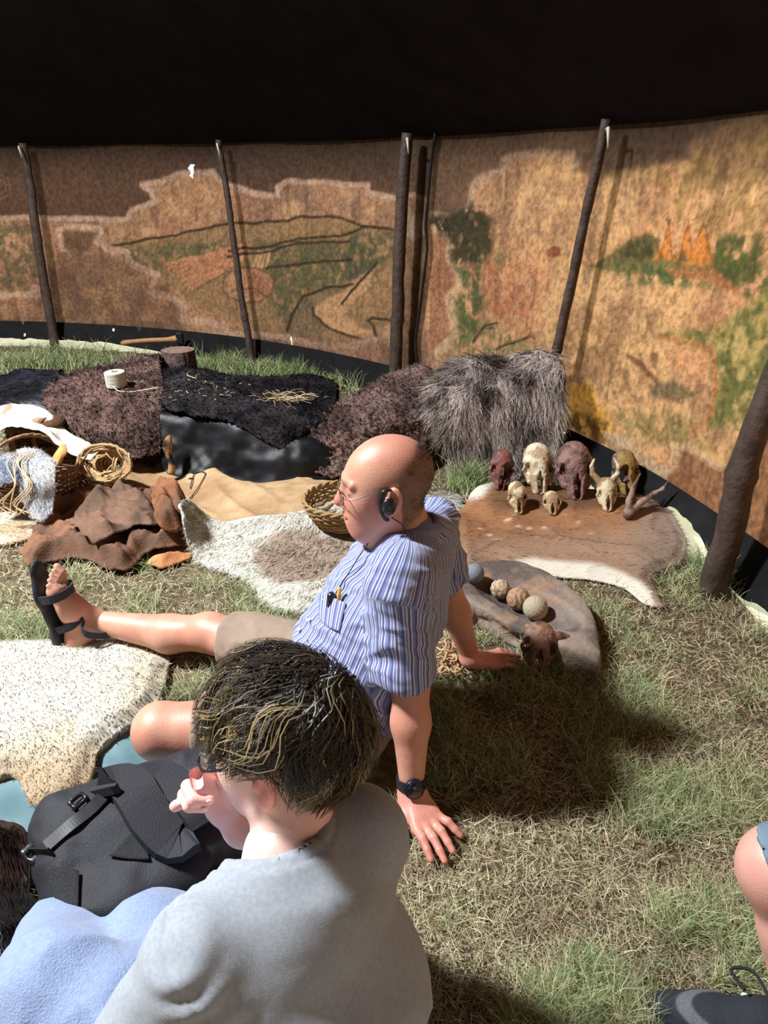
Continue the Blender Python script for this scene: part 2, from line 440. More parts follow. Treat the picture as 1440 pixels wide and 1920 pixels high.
def sheet(poly, cell=0.01, thick=0.008, drape=3, lift=0.002, height=None, stamp=True, cover=True):
    """flat flexible thing lying over whatever is already there; returns top v, f"""
    P = np.asarray(poly)[:, :2]; lo = P.min(0) - cell; hi = P.max(0) + cell
    nx, ny = (np.ceil((hi - lo) / cell).astype(int) + 1)
    x, y = np.meshgrid(lo[0] + np.arange(nx) * cell, lo[1] + np.arange(ny) * cell, indexing='ij')
    ins = inside(P, x, y); d, bx, by = seg_dist(P, x, y)
    cx = (x[:-1, :-1] + x[1:, 1:]) / 2; cy = (y[:-1, :-1] + y[1:, 1:]) / 2; kc = inside(P, cx, cy)
    use = np.zeros((nx, ny), bool)
    use[:-1, :-1] |= kc; use[1:, :-1] |= kc; use[:-1, 1:] |= kc; use[1:, 1:] |= kc
    full = np.zeros((nx, ny), int); kk = kc.astype(int)
    full[:-1, :-1] += kk; full[1:, :-1] += kk; full[:-1, 1:] += kk; full[1:, 1:] += kk
    bd = use & (full < 4) & (d < cell * 1.2)
    X = np.where(bd, bx, x); Y = np.where(bd, by, y)
    HS = np.maximum(blur(dilate(HM, drape), drape), HM) if drape else HM
    Z = hsample(X, Y, HS) + thick + lift
    edge = np.where(ins, d, 0)
    if height is not None: Z = Z + height(X, Y, edge)
    ids = np.full((nx, ny), -1); ids[use] = np.arange(use.sum())
    a, b = np.nonzero(kc)
    f = np.stack([ids[a, b], ids[a + 1, b], ids[a + 1, b + 1], ids[a, b + 1]], 1)
    v = np.stack([X[use], Y[use], Z[use]], 1)
    if stamp or cover:
        gi = np.nonzero((GX > lo[0]) & (GX < hi[0]))[0]; gj = np.nonzero((GY > lo[1]) & (GY < hi[1]))[0]
        if len(gi) and len(gj):
            gx, gy = np.meshgrid(GX[gi], GY[gj], indexing='ij'); gin = inside(P, gx, gy)
            u = np.clip((gx - lo[0]) / cell, 0, nx - 1).round().astype(int); w = np.clip((gy - lo[1]) / cell, 0, ny - 1).round().astype(int)
            S = np.ix_(gi, gj)
            if stamp: HM[S] = np.where(gin, np.maximum(HM[S], Z[u, w]), HM[S])
            if cover: COVER[S] |= gin
    return v, f
def GP(pts, z=0.0): return [G(x, y, z)[:2] for x, y in pts]
def cover_disc(c, r):
    gx, gy = np.meshgrid(GX, GY, indexing='ij'); COVER[(gx - c[0]) ** 2 + (gy - c[1]) ** 2 < r * r] = True
# ================================================================== STRUCTURE
def cyl_hit(x, y, r):
    R = ray(x, y); c = TENT_C; a = R[0] ** 2 + R[1] ** 2; b = -2 * (R[0] * c[0] + R[1] * c[1]); k = c @ c - r * r
    t = (-b + math.sqrt(b * b - 4 * a * k)) / (2 * a); return V3(0, 0, CAM_H) + t * R
def ang_of(p): return math.atan2(p[1] - TENT_C[1], p[0] - TENT_C[0])

# ---- ground inside and outside
gx, gy = np.meshgrid(np.arange(-4.6, 1.75, 0.055), np.arange(-0.6, 7.4, 0.055), indexing='ij')
gz = -0.012 + 0.010 * fbm(xyz(gx, gy), 2.2, 3, 5)
m_floor = mat('trampled_turf', srgb(104, 90, 70), 0.95, var=0.5, vscale=34, bump=0.8, bscale=160, spec=0.1)
gf = grid_faces(*gx.shape); gcen = np.stack([gx, gy], -1).reshape(-1, 2)[gf].mean(1); gf = gf[np.hypot(gcen[:, 0] - TENT_C[0], gcen[:, 1] - TENT_C[1]) < TENT_R - .02]
struct(mesh_obj('floor', np.stack([gx, gy, gz], -1).reshape(-1, 3), gf, m_floor, recenter=False), 'dry trampled grass ground inside the tent')
m_out = mat('sunlit_meadow', srgb(214, 206, 168), 0.95, var=0.2, vscale=6, spec=0.1)
struct(mesh_obj('floor', V3([-40, -40, -0.03], [40, -40, -0.03], [40, 40, -0.03], [-40, 40, -0.03]), [[0, 1, 2, 3]], m_out, recenter=False), 'bright sunlit meadow outside the tent')

# ---- painted canvas wall
PAINT_SEED = 3
def paint(u, v, P):
    """colour of the painted canvas; u, v are the place on the wall measured in the photograph's frame, P the 3-D place"""
    w1 = (fbm(P, 9, 3, 21) - .5); w2 = (fbm(P, 9, 3, 31) - .5)
    uu = u + 16 * w1; vv = v + 16 * w2
    n1 = fbm(P, 2.2, 4, 1); n2 = fbm(P, 7, 4, 2); n3 = fbm(P * V3(1, 1, .25), 14, 4, 3)
    C = lambda r, g, b: np.array(srgb(r, g, b))
    col = np.tile(C(176, 122, 80), (len(u), 1))
    rightw = sstep(700, 1150, u)
    col = mixc(col, C(226, 172, 112), rightw * 0.85)
    col = mixc(col, C(138, 100, 76), sstep(.42, .62, n1) * .6 * (1 - .6 * rightw))
    col = mixc(col, C(226, 168, 104), sstep(.5, .68, n2) * .42)
    col = mixc(col, C(120, 84, 62), sstep(.52, .66, n3) * .5)
    col = mixc(col, C(190, 120, 82), sstep(.52, .66, fbm(P, 4, 3, 8)) * .4)
    left = u < 806
    def area(pts, pad):
        q = np.asarray(pts, float); return np.nonzero((u > q[:, 0].min() - pad) & (u < q[:, 0].max() + pad) & (v > q[:, 1].min() - pad) & (v < q[:, 1].max() + pad))[0]
    def lay(i, c, k, sel):
        if sel is not None: k = k * sel[i]
        col[i] = mixc(col[i], C(*c), k)
    def poly(pts, c, a=1.0, soft=5, warp=1.0, sel=None):
        i = area(pts, soft + 20 * warp)
        if not len(i): return
        x = u[i] + (uu - u)[i] * warp; y = v[i] + (vv - v)[i] * warp
        d, _, _ = seg_dist(pts, x, y); sd = np.where(inside(pts, x, y), -d, d)
        lay(i, c, sstep(soft, -soft, sd) * a, sel)
    def line(pts, c, wd=4, a=1.0, soft=2, warp=.5, sel=None):
        i = area(pts, wd + soft + 16 * warp)
        if not len(i): return
        x = u[i] + (uu - u)[i] * warp; y = v[i] + (vv - v)[i] * warp
        d, _, _ = seg_dist(pts, x, y, closed=False); lay(i, c, sstep(wd + soft, max(wd - soft, 0), d) * a, sel)
    def speck(pts, c, a, thr=.5, sc=26, soft=14):
        i = area(pts, soft + 20)
        if not len(i): return
        d, _, _ = seg_dist(pts, uu[i], vv[i]); sd = np.where(inside(pts, uu[i], vv[i]), -d, d)
        lay(i, c, sstep(soft, -soft, sd) * a * sstep(thr - .1, thr + .12, fbm(P[i], sc, 3, 77)), None)
    # dark weathered sky band at the top with painted cloud edges
    T1 = [(-60, 412), (60, 408), (150, 410), (238, 412), (247, 392), (270, 386), (290, 378), (284, 358), (266, 346), (300, 342), (330, 326), (400, 322), (425, 348), (498, 368),
          (520, 366), (520, 352), (540, 340), (600, 342), (690, 346), (692, 364), (740, 370), (775, 366), (800, 372), (818, 380)]
    poly(T1 + [(830, 200), (-60, 200)], (84, 60, 46), .9, 6, .6, left)
    poly(T1[:11] + [(300, 300), (-60, 300)], (104, 72, 52), .7, 8, .6, left)
    line(T1, (196, 150, 122), 5, .95, 3, .6, left)
    T2 = [(806, 402), (846, 408), (884, 384), (888, 344), (905, 330), (942, 320), (946, 298), (1000, 286), (1074, 290), (1082, 308), (1072, 320), (1130, 330), (1200, 316), (1286, 300),
          (1300, 268), (1342, 236), (1400, 214), (1470, 198)]
    poly(T2 + [(1470, 60), (806, 120)], (92, 68, 52), .82, 9, .6, ~left)
    line(T2[:10], (186, 146, 118), 7, .75, 5, .6, ~left)
    poly([(1110, 190), (1300, 200), (1290, 292), (1180, 318), (1110, 330)], (70, 52, 42), .6, 16)
    poly([(1300, 150), (1480, 140), (1480, 300), (1420, 330), (1340, 350), (1290, 330), (1310, 262)], (104, 76, 54), .6, 18)
    line([(1290, 296), (1304, 262), (1344, 232), (1404, 212), (1470, 198)], (134, 102, 78), 8, .6, 6, .6, ~left)
    speck([(1040, 560), (1240, 580), (1200, 760), (1060, 720)], (140, 98, 66), .7, .5, 20); speck([(900, 330), (1110, 340), (1100, 460), (930, 470)], (158, 112, 78), .6, .5, 13)
    speck([(1160, 330), (1300, 330), (1240, 420), (1150, 420)], (150, 108, 76), .6, .48, 15); speck([(60, 500), (340, 540), (340, 640), (60, 640)], (104, 76, 56), .65, .48, 13); speck([(560, 350), (740, 375), (700, 420), (560, 400)], (134, 100, 84), .6, .5, 12)
    top = sstep(-.30, 0, P[:, 2] - WALL_TOP); col = mixc(col, C(58, 46, 38), top * .75)  # top edge: dirty band plus roof eave shade put into the colour
    # left scene: hill, river valley, sun fan
    hill = [(200, 462), (260, 450), (330, 440), (430, 420), (540, 414), (562, 405), (640, 407), (682, 424), (752, 431), (800, 450), (800, 560), (740, 600), (690, 640), (540, 640), (400, 590), (300, 520), (240, 480)]
    poly(hill, (150, 112, 66), .75, 5, .8, left)
    speck([(230, 470), (430, 440), (450, 480), (330, 520), (250, 500)], (92, 92, 56), .8, .45)
    speck([(480, 450), (700, 450), (690, 540), (590, 545), (540, 620), (500, 560)], (96, 92, 56), .9, .40)
    speck([(650, 430), (760, 440), (700, 520), (640, 560)], (86, 84, 56), .85, .45)
    poly([(520, 640), (542, 598), (566, 560), (610, 540), (660, 540), (690, 500), (600, 572), (586, 580), (612, 612), (560, 640)], (110, 96, 70), .6, 5)
    poly([(702, 496), (640, 548), (590, 572), (586, 586), (620, 616), (694, 640), (700, 628), (660, 600), (640, 590), (690, 540)], (206, 146, 92), .8, 4)
    for k in range(7):
        line([(310 + k * 8, 496 + k * 7), (455, 462 + k * 4)], (206, 124, 76), 3.5, .75, 2, .6, left)
        line([(314 + k * 8, 502 + k * 7), (455, 466 + k * 4)], (92, 70, 48), 1.2, .6, 1, .6, left)
    for k in range(4): line([(474 + k * 8, 500), (486 + k * 7, 470)], (214, 160, 100), 2.5, .8, 1.5, .4)
    th = np.linspace(0, 6.2832, 22); ring = [(465 + 48 * math.cos(a), 534 + 33 * math.sin(a)) for a in th]
    poly(ring[:-1], (190, 126, 82), .75, 4, .5); line(ring, (112, 72, 50), 1.8, .8, 1.4, .5)
    poly([(468, 505), (500, 520), (512, 560), (470, 556)], (150, 88, 56), .6, 5); line([(436, 545), (478, 540), (508, 562)], (110, 66, 44), 2, .7)
    for pts in ([(205, 462), (330, 440), (430, 420), (540, 414), (562, 405), (640, 407), (682, 424), (750, 431), (790, 448)], [(430, 470), (500, 462), (560, 448), (650, 440), (684, 424)],
                [(430, 480), (510, 470), (560, 456), (655, 452)], [(538, 622), (548, 592), (570, 556), (610, 540), (662, 534)], [(500, 502), (580, 492), (660, 488)], [(706, 492), (640, 570)],
                [(586, 576), (588, 590), (620, 616), (690, 642), (704, 632), (700, 612), (690, 602), (700, 596), (745, 604)]):
        line(pts, (62, 48, 34), 2.6, .95, 1.6, .5, left)
    # pale scalloped cloud edges, lower left
    for pts in ([(120, 470), (112, 448), (108, 432), (130, 424), (190, 430), (182, 450), (200, 466), (236, 474), (240, 490), (262, 504), (296, 514), (286, 534), (280, 550), (330, 562), (346, 580), (346, 600), (420, 610)],
                [(0, 556), (60, 550), (66, 540), (80, 548), (70, 556)], [(380, 624), (440, 626), (520, 630), (600, 648), (660, 650), (700, 640)]):
        line(pts, (206, 156, 122), 6, .95, 3, .6, left)
    poly([(120, 432), (186, 432), (178, 458), (165, 470), (120, 470)], (112, 76, 52), .8, 5)
    poly([(60, 476), (240, 482), (300, 520), (350, 590), (340, 640), (60, 640)], (120, 82, 58), .55, 14)
    speck([(-60, 415), (60, 420), (90, 470), (60, 540), (-60, 545)], (88, 88, 58), .7, .45)
    poly([(-80, 596), (800, 640), (800, 730), (-80, 680)], (112, 78, 62), .55, 16, 1, left)
    for rr in (10, 18): line([(2 + rr * math.cos(a), 352 + rr * 1.2 * math.sin(a)) for a in th], (150, 96, 64), 2, .5, 1.5)
    # overlap strip: light lost in the doubled canvas put into the colour
    poly([(752, 250), (826, 250), (800, 470), (790, 700), (740, 700), (760, 500)], (92, 66, 52), .55, 8, .5, left)
    poly([(756, 404), (790, 400), (802, 420), (796, 440), (775, 452), (756, 440)], (160, 128, 106), .7, 4, .6, left)
    # right scene: pale winding path, bushes, village
    poly([(800, 436), (840, 446), (842, 484), (858, 522), (840, 556), (850, 606), (848, 634), (800, 660)], (160, 98, 64), .75, 5, .5, ~left)
    line([(800, 428), (830, 430), (846, 446), (842, 480), (858, 512), (860, 532), (840, 558), (848, 596), (852, 628), (820, 660)], (216, 172, 122), 7, .85, 4, .5, ~left)
    for _ in range(2):
        speck([(840, 404), (890, 384), (918, 410), (922, 470), (900, 492), (850, 490), (846, 450), (810, 424), (812, 406)], (58, 54, 36), 1.0, .36, 30)
    poly([(850, 410), (888, 392), (914, 412), (916, 466), (896, 486), (852, 484)], (74, 66, 42), .6, 10)
    speck([(848, 500), (900, 492), (906, 560), (900, 626), (846, 660), (856, 600), (844, 560), (862, 530)], (84, 94, 52), .95, .4, 24)
    speck([(905, 470), (955, 478), (940, 492), (905, 488)], (96, 104, 56), .9, .4, 40)
    speck([(820, 640), (900, 600), (1000, 640), (1000, 690), (830, 690)], (110, 112, 62), .7, .47, 26)
    speck([(900, 480), (1010, 500), (1010, 620), (900, 640)], (168, 88, 54), .55, .5, 22)
    line([(888, 640), (906, 612), (930, 606)], (64, 48, 38), 2.4, .9); line([(905, 615), (925, 616)], (64, 48, 38), 1.5, .8)
    line([(930, 654), (970, 640), (996, 630), (1000, 634)], (64, 48, 38), 2.6, .9); line([(985, 634), (992, 626)], (64, 48, 38), 1.5, .8)
    poly([(1024, 480), (1028, 466), (1038, 460), (1049, 466), (1052, 482)], (140, 80, 46), .95, 2, .3)
    speck([(950, 330), (1140, 360), (1110, 470), (930, 420)], (150, 110, 84), .5, .5, 18)
    poly([(1104, 500), (1140, 480), (1186, 446), (1214, 436), (1236, 446), (1234, 478), (1330, 470), (1400, 500), (1400, 530), (1280, 520), (1150, 512)], (112, 96, 54), .85, 4, .6)
    speck([(1130, 490), (1190, 444), (1230, 442), (1234, 490)], (70, 70, 42), .9, .42, 34)
    for tp in ([(1254, 420), (1262, 488), (1222, 488), (1246, 450)], [(1290, 418), (1302, 492), (1264, 490), (1282, 450)], [(1320, 414), (1338, 500), (1284, 496), (1308, 446)]):
        poly(tp, (206, 122, 44), .95, 3, .3); line([tp[3], tp[0], tp[1]], (150, 72, 30), 1.6, .8, 1.4, .3)
        line([(tp[0][0] - 3, tp[0][1] - 10), tp[0], (tp[0][0] + 4, tp[0][1] - 10)], (70, 50, 36), 1.2, .8, 1)
    poly([(1232, 488), (1240, 466), (1246, 488)], (110, 84, 52), .9, 2, .3); poly([(1272, 490), (1280, 460), (1290, 490)], (100, 80, 52), .9, 2, .3)
    speck([(1110, 496), (1340, 494), (1330, 540), (1190, 534)], (78, 96, 54), .95, .42, 30)
    speck([(1330, 440), (1450, 440), (1450, 570), (1350, 540)], (84, 90, 46), .95, .42, 22)
    poly([(1240, 500), (1330, 500), (1390, 540), (1390, 556), (1330, 530), (1260, 516)], (190, 112, 66), .6, 5)
    speck([(1200, 320), (1460, 250), (1460, 450), (1280, 420)], (146, 112, 62), .7, .44, 18)
    poly([(1236, 628), (1250, 622), (1330, 618), (1360, 600), (1440, 540), (1460, 820), (1400, 800), (1330, 800), (1336, 700), (1330, 664)], (150, 138, 70), .7, 9, 1.2)
    speck([(1236, 628), (1330, 610), (1440, 560), (1460, 800), (1330, 800), (1340, 660)], (92, 96, 50), .85, .46, 20)
    poly([(1250, 648), (1300, 650), (1330, 670), (1328, 720), (1300, 716), (1256, 690)], (214, 150, 100), .8, 5, .6)
    line([(1240, 632), (1300, 642), (1338, 660), (1340, 720), (1330, 780), (1300, 812)], (188, 104, 58), 5, .6, 4)
    poly([(1178, 664), (1186, 662), (1234, 712), (1234, 726), (1196, 690)], (118, 78, 52), .9, 3); poly([(1222, 662), (1230, 662), (1228, 690), (1222, 690)], (118, 84, 58), .8, 3)
    poly([(1214, 722), (1270, 712), (1308, 740), (1270, 756), (1220, 748)], (104, 92, 66), .8, 8)
    speck([(1070, 720), (1110, 722), (1140, 780), (1150, 830), (1050, 790)], (222, 156, 40), .9, .38, 30); speck([(1040, 760), (1140, 790), (1160, 840), (1040, 800)], (70, 50, 24), .9, .42, 22)
    speck([(1150, 760), (1330, 790), (1330, 850), (1160, 820)], (116, 108, 58), .7, .44, 20)
    B2 = [(1140, 815), (1190, 850), (1226, 880), (1246, 886), (1264, 866), (1268, 840), (1290, 834), (1310, 850), (1344, 874), (1392, 872), (1408, 830), (1410, 780), (1424, 756), (1470, 740)]
    poly(B2 + [(1470, 1120), (1140, 960)], (134, 86, 58), .85, 6, .6, ~left); line(B2, (204, 164, 122), 8, .7, 6, .6, ~left)
    line([(1160, 830), (1235, 888)], (178, 150, 122), 16, .55, 8, 1)
    speck([(980, 600), (1180, 620), (1160, 720), (980, 690)], (150, 110, 72), .55, .5, 16)
    # overall wear
    sp = fbm(P, 60, 3, 55); col = col * (0.74 + 0.52 * sstep(.25, .7, sp))[:, None]
    sp = fbm(P * V3(1, 1, .12), 30, 3, 56); col = mixc(col, C(70, 52, 42), sstep(.56, .74, sp) * .25)
    sp = fbm(P, 130, 2, 57); col = mixc(col, C(72, 50, 36), sstep(.55, .8, sp) * .40); col = mixc(col, C(226, 186, 140), sstep(.45, .2, sp) * .30 * sstep(.10, .30, col.mean(1)))
    lum = (col @ np.array([.3, .55, .15]))[:, None]; grey = (.06 + .12 * (1 - rightw))[:, None]
    return np.clip(col * (1 - grey) + lum * np.array([1.06, .98, .96]) * grey, 0, 1) * (.74 + .12 * rightw)[:, None]

SEAM = [(824, 258), (820, 275), (814, 330), (806, 420), (809, 468), (797, 560), (786, 640), (790, 682), (791, 720)]
_sp = np.array([[cyl_hit(x, y, TENT_R + .05)[2], ang_of(cyl_hit(x, y, TENT_R + .05))] for x, y in SEAM])
def seam_ang(z): return np.interp(-z, -_sp[:, 0], _sp[:, 1])
POLE_ANG = []
def wall_xyz(th, z, r):
    return np.stack([TENT_C[0] + r * np.cos(th), TENT_C[1] + r * np.sin(th), z], -1)
m_canvas = mat('painted_canvas', attr='Col', rough=0.9, var=0.16, vscale=420, bump=0.25, bscale=300, spec=0.08, trans=0.30)
def canvas(name, a0, a1, cell, label, painted=True, edge_in=False, edge_out=False):
    nz = int((WALL_TOP - WALL_LOW) / cell); z = np.linspace(WALL_LOW, WALL_TOP, nz)
    am = lambda a: a(z) if callable(a) else np.full(nz, a)
    b0, b1 = am(a0), am(a1); nt = int(abs(b0.mean() - b1.mean()) * TENT_R / cell); s = np.linspace(0, 1, nt)
    th = b0[None] + (b1 - b0)[None] * s[:, None]; Z = np.tile(z, (nt, 1))
    q = xyz(th * 5, Z, 2.0)
    r = TENT_R + .05 + .03 * (fbm(q, 1.5, 3, 4) - .5) - .03 * sstep(.5, 0, Z) * 0
    if edge_in: r = r - .03 * np.exp(-(((1 - s[:, None]) * nt * cell) / .03) ** 2)
    if edge_out: r = r + .03 * np.exp(-((s[:, None] * nt * cell) / .04) ** 2)
    v = wall_xyz(th, Z, r).reshape(-1, 3); f = grid_faces(nt, nz)
    if painted:
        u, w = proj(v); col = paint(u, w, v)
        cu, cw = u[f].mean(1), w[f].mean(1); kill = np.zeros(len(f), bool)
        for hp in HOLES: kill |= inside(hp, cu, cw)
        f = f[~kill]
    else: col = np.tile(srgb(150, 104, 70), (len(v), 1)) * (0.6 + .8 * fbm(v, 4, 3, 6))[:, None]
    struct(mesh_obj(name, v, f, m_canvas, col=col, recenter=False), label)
HOLES = [[(352, 316), (358, 308), (364, 309), (363, 322), (361, 333), (356, 330), (357, 322)], [(544, 632), (548, 632), (549, 646), (553, 656), (551, 668), (546, 664), (547, 650)], [(372, 630), (377, 630), (377, 636), (372, 637)]]
A_L, A_R = math.radians(102), math.radians(-9)
canvas('wall_left', A_L, lambda z: seam_ang(z), 0.0098, 'painted orange brown canvas wall with hill and river valley', edge_in=True)
canvas('wall_right', lambda z: seam_ang(z) + .03, A_R, 0.0083, 'painted orange canvas wall with pointed huts and bushes', edge_out=True)
A_D0, A_D1 = math.radians(-26), math.radians(-35)          # gap added behind the camera to let in sky fill light
canvas('wall_back', A_R, A_D0, 0.09, 'plain canvas wall beside the gap added for sky fill', painted=False)
canvas('wall_back', A_D1, A_L - 2 * math.pi, 0.09, 'plain canvas wall around the rest of the tent', painted=False)
# dark strip added for the shaded gap where the two canvases overlap
zz = np.linspace(WALL_LOW, WALL_TOP, 60); tc = wall_xyz(seam_ang(zz) - .0012, zz, TENT_R + .012)
tv, tf = tube_vf(tc, 0.006 + .006 * fbm(xyz(zz, zz), 6, 3, 3), 6)
m_black = mat('black_cloth', (0.012, 0.012, 0.014), 0.85, var=0.4, vscale=40, spec=0.2)
struct(mesh_obj('trim_1', tv, tf, m_black, recenter=False), 'dark strip standing in for the shaded gap where the two canvases overlap')

# ---- black ground flap under the canvas
th = np.linspace(A_L, A_R, 520); rows = 7
base = wall_xyz(th, np.zeros_like(th), TENT_R); ux, _ = proj(base)
def bump(x, c, w, h): return h * np.exp(-((x - c) / w) ** 4)
gap = bump(ux, 60, 230, .055) + bump(ux, 470, 70, .022) + bump(ux, 560, 60, .022) + bump(ux, 1078, 26, .06) + bump(ux, 1150, 14, .02) + bump(ux, 1262, 78, .11) + bump(ux, 1440, 30, .03)
gap = gap * (.55 + .9 * fbm(xyz(th * 60, th), 1, 3, 3))
s = np.linspace(0, 1, rows)
Z = (WALL_LOW + .03) * (1 - s)[None] + (gap[:, None] - .002 * 0) * s[None]
r = TENT_R + .04 - .05 * s[None] ** 2 + .015 * (fbm(xyz(th[:, None] * 12 + 0 * s[None], s[None] * 1.5 + 0 * th[:, None]), 1, 3, 8) - .5) - .012 * np.sin(s * 3.1)[None]
fv = wall_xyz(np.tile(th[:, None], (1, rows)), Z, r).reshape(-1, 3)
m_flap = mat('black_ground_flap', (0.007, 0.007, 0.008), 0.75, var=0.5, vscale=12, bump=0.3, bscale=30, spec=0.2)
ff = grid_faces(520, rows)
kr = np.random.default_rng(5); kill = kr.random(len(ff)) < 0.004; ff = ff[~kill]
struct(mesh_obj('trim_2', fv, ff, m_flap, recenter=False), 'black ground flap along the foot of the canvas')
th = np.linspace(A_D1, A_L - 2 * math.pi, 120); fv = wall_xyz(np.tile(th[:, None], (1, 2)), np.tile([WALL_LOW + .03, -.01], (120, 1)), np.tile([TENT_R + .04, TENT_R - .01], (120, 1))).reshape(-1, 3)
struct(mesh_obj('trim_3', fv, grid_faces(120, 2), m_flap, recenter=False), 'black ground flap around the rest of the tent')

# ---- black roof cone with the smoke hole
th = np.linspace(0, 2 * math.pi, 181); rr = np.array([TENT_R + .10, TENT_R - .02, 4.0, 2.8, 1.6, .55]); rz = np.array([WALL_TOP - .035, WALL_TOP + .015, 2.2, 3.0, 3.85, 4.68])
sag = 0.02 * np.cos(th * 26)[:, None] * np.array([0, .3, 1, 1, .6, 0])[None]
cv = wall_xyz(np.tile(th[:, None], (1, 6)), rz[None] + sag, np.tile(rr, (181, 1))).reshape(-1, 3)
m_roof = mat('black_roof_cloth', srgb(32, 29, 34), 0.95, var=0.3, vscale=5, bump=0.4, bscale=400, spec=0.05)
struct(mesh_obj('ceiling', cv, grid_faces(181, 6), m_roof, recenter=False), 'black cloth tent roof')

# ---- wooden tent poles
m_pole = mat('peeled_branch', srgb(72, 58, 52), 0.6, var=0.45, vscale=18, bump=0.6, bscale=50, spec=0.3)
m_tie = mat('pale_tie_cord', srgb(200, 196, 180), 0.8)
def pole(p_top, p_bot, rad, label, knots, seed, ztop=WALL_TOP - .02):
    a = cyl_hit(*p_top, TENT_R - .03 - rad); b = cyl_hit(*p_bot, TENT_R - .05 - rad)
    d = (a - b) / (a[2] - b[2]); lo = b + d * (-0.02 - b[2]); hi = b + d * (ztop + .02 - b[2])
    t = np.linspace(0, 1, 44); c = lo + (hi - lo) * t[:, None]
    q = xyz(t * 3, np.full_like(t, seed)); a1, b1 = frame_of(d)
    c = c + a1 * (rad * 1.1 * (fbm(q, 1.6, 3, seed) - .5))[:, None] + b1 * (rad * 1.1 * (fbm(q, 1.6, 3, seed + 5) - .5))[:, None]
    r = rad * (1.08 - .2 * t) * (1 + .14 * (noise(xyz(t * 9, t), 2, seed) - .5))
    for k in knots: r = r * (1 + .16 * np.exp(-((t - k) / .012) ** 2))
    v, f = tube_vf(c, r, 12)
    o = thing('tent_pole', label, 'tent pole', lo, 'poles along the canvas wall')
    mesh_obj('shaft', v, f, m_pole, o)
    mesh_obj('tie', *tube_vf([c[-2] + a1 * rad, c[-2] + V3(0, -.02, .01) + a1 * rad * 1.6, c[-3] + V3(.01, -.03, -.03) + a1 * rad * 1.4], [.006, .008, .003], 6), m_tie, o)
    k = int(44 * .80); off = -nrm(np.append(lo[:2] - TENT_C, 0)) * (rad * .2) - a1 * rad * 1.15
    mesh_obj('strap', *tube_vf([c[k] + off, c[(k + 43) // 2] + off, c[-2] + off], .004, 5), m_black, o)
pole((42, 262), (102, 642), .036, 'thick dark tent pole nearest the left edge of the canvas', (.3, .55, .8), 2)
pole((411, 272), (471, 678), .024, 'slim dark tent pole in front of the painted sun fan', (.25, .45, .7), 7)
pole((763, 254), (740, 694), .037, 'thick dark tent pole beside the canvas overlap', (.35, .6), 13)
pole((1141, 204), (1042, 664), .023, 'slim knotty tent pole rising behind the long-haired fur', (.4, .55, .66, .8), 19)
pole((1440, 738), (1352, 1030), .044, 'stout leaning tent pole at the right edge by the deer hide', (.3, .5), 23)
# ================================================================== HIDES, FLEECES AND FURS
m_wool = mat('wool', attr='Col', rough=0.9, spec=0.12, trans=0.2)
m_hair = mat('hide_hair', attr='Col', rough=0.6, spec=0.2, trans=0.22)
m_gloss = mat('glossy_cow_hair', attr='Col', rough=0.45, spec=0.32, bump=0.18, bscale=200)
m_leather = mat('soft_leather', attr='Col', rough=0.75, var=0.18, vscale=22, bump=0.35, bscale=120, spec=0.2)
m_raw = mat('rawhide', attr='Col', rough=0.5, var=0.10, vscale=30, bump=0.3, bscale=40, spec=0.35)
def CC(rgb): return np.array(srgb(*rgb))
def two(rgb1, rgb2, sc, seed):
    a, b = CC(rgb1), CC(rgb2)
    return lambda p: mixc(np.tile(a, (len(p), 1)), b, sstep(.35, .65, fbm(p, sc, 3, seed)))
def lumps(sc, amp, seed):
    def g(v, n):
        q = v + .012 * np.stack([fbm(v, 30, 2, seed + k) - .5 for k in range(3)], -1) * 2
        return amp * (1.0 - 1.25 * worley(q, sc, seed)) + amp * .5 * (1 - 1.2 * worley(q, sc * 2.1, seed + 3))
    return g
def back_row(r0, dy=.12): return [V3(p[0], p[1] + dy, .0) for p in r0]
def drape(rows, cell, disp, back=True, noise_amp=.012, nscale=6, seed=1, wob=.0):
    R = [[D(*c) for c in r] for r in rows]
    if back: R = [back_row(R[0], .14), [p + V3(0, .06, -.06) for p in R[0]]] + R
    R = np.array(R); L = np.linalg.norm(np.diff(R, axis=0), axis=2).sum(0).max(); W = np.linalg.norm(np.diff(R, axis=1), axis=2).sum(1).max()
    nu, nv = int(L / cell), int(W / cell)
    g = loft(R, nu, nv); v = g.reshape(-1, 3); f = grid_faces(nu, nv)
    n = vnormals(v, f)
    if (n * (V3(0, 0, 1.35) - v)).sum() < 0: f = f[:, ::-1].copy(); n = -n
    if wob:                       # ragged outline: pull border rows in and out
        s = np.linspace(0, 1, nv); e = wob * (fbm(xyz(s * 9, s * 0 + seed), 2, 3, seed) - .5) * 2
        w8 = np.exp(-(nu - 1 - np.arange(nu)) / (nu * .06)); v = (v.reshape(nu, nv, 3) + w8[:, None, None] * e[None, :, None] * V3(0, -.15, -1)).reshape(-1, 3)
    v = v + n * (noise_amp * 2 * (fbm(v, nscale, 3, seed) - .5))[:, None]
    base = v.copy()
    if disp is not None: v = v + n * disp(v, n)[:, None]
    v[:, 2] = np.maximum(v[:, 2], .004)
    return v, f, base
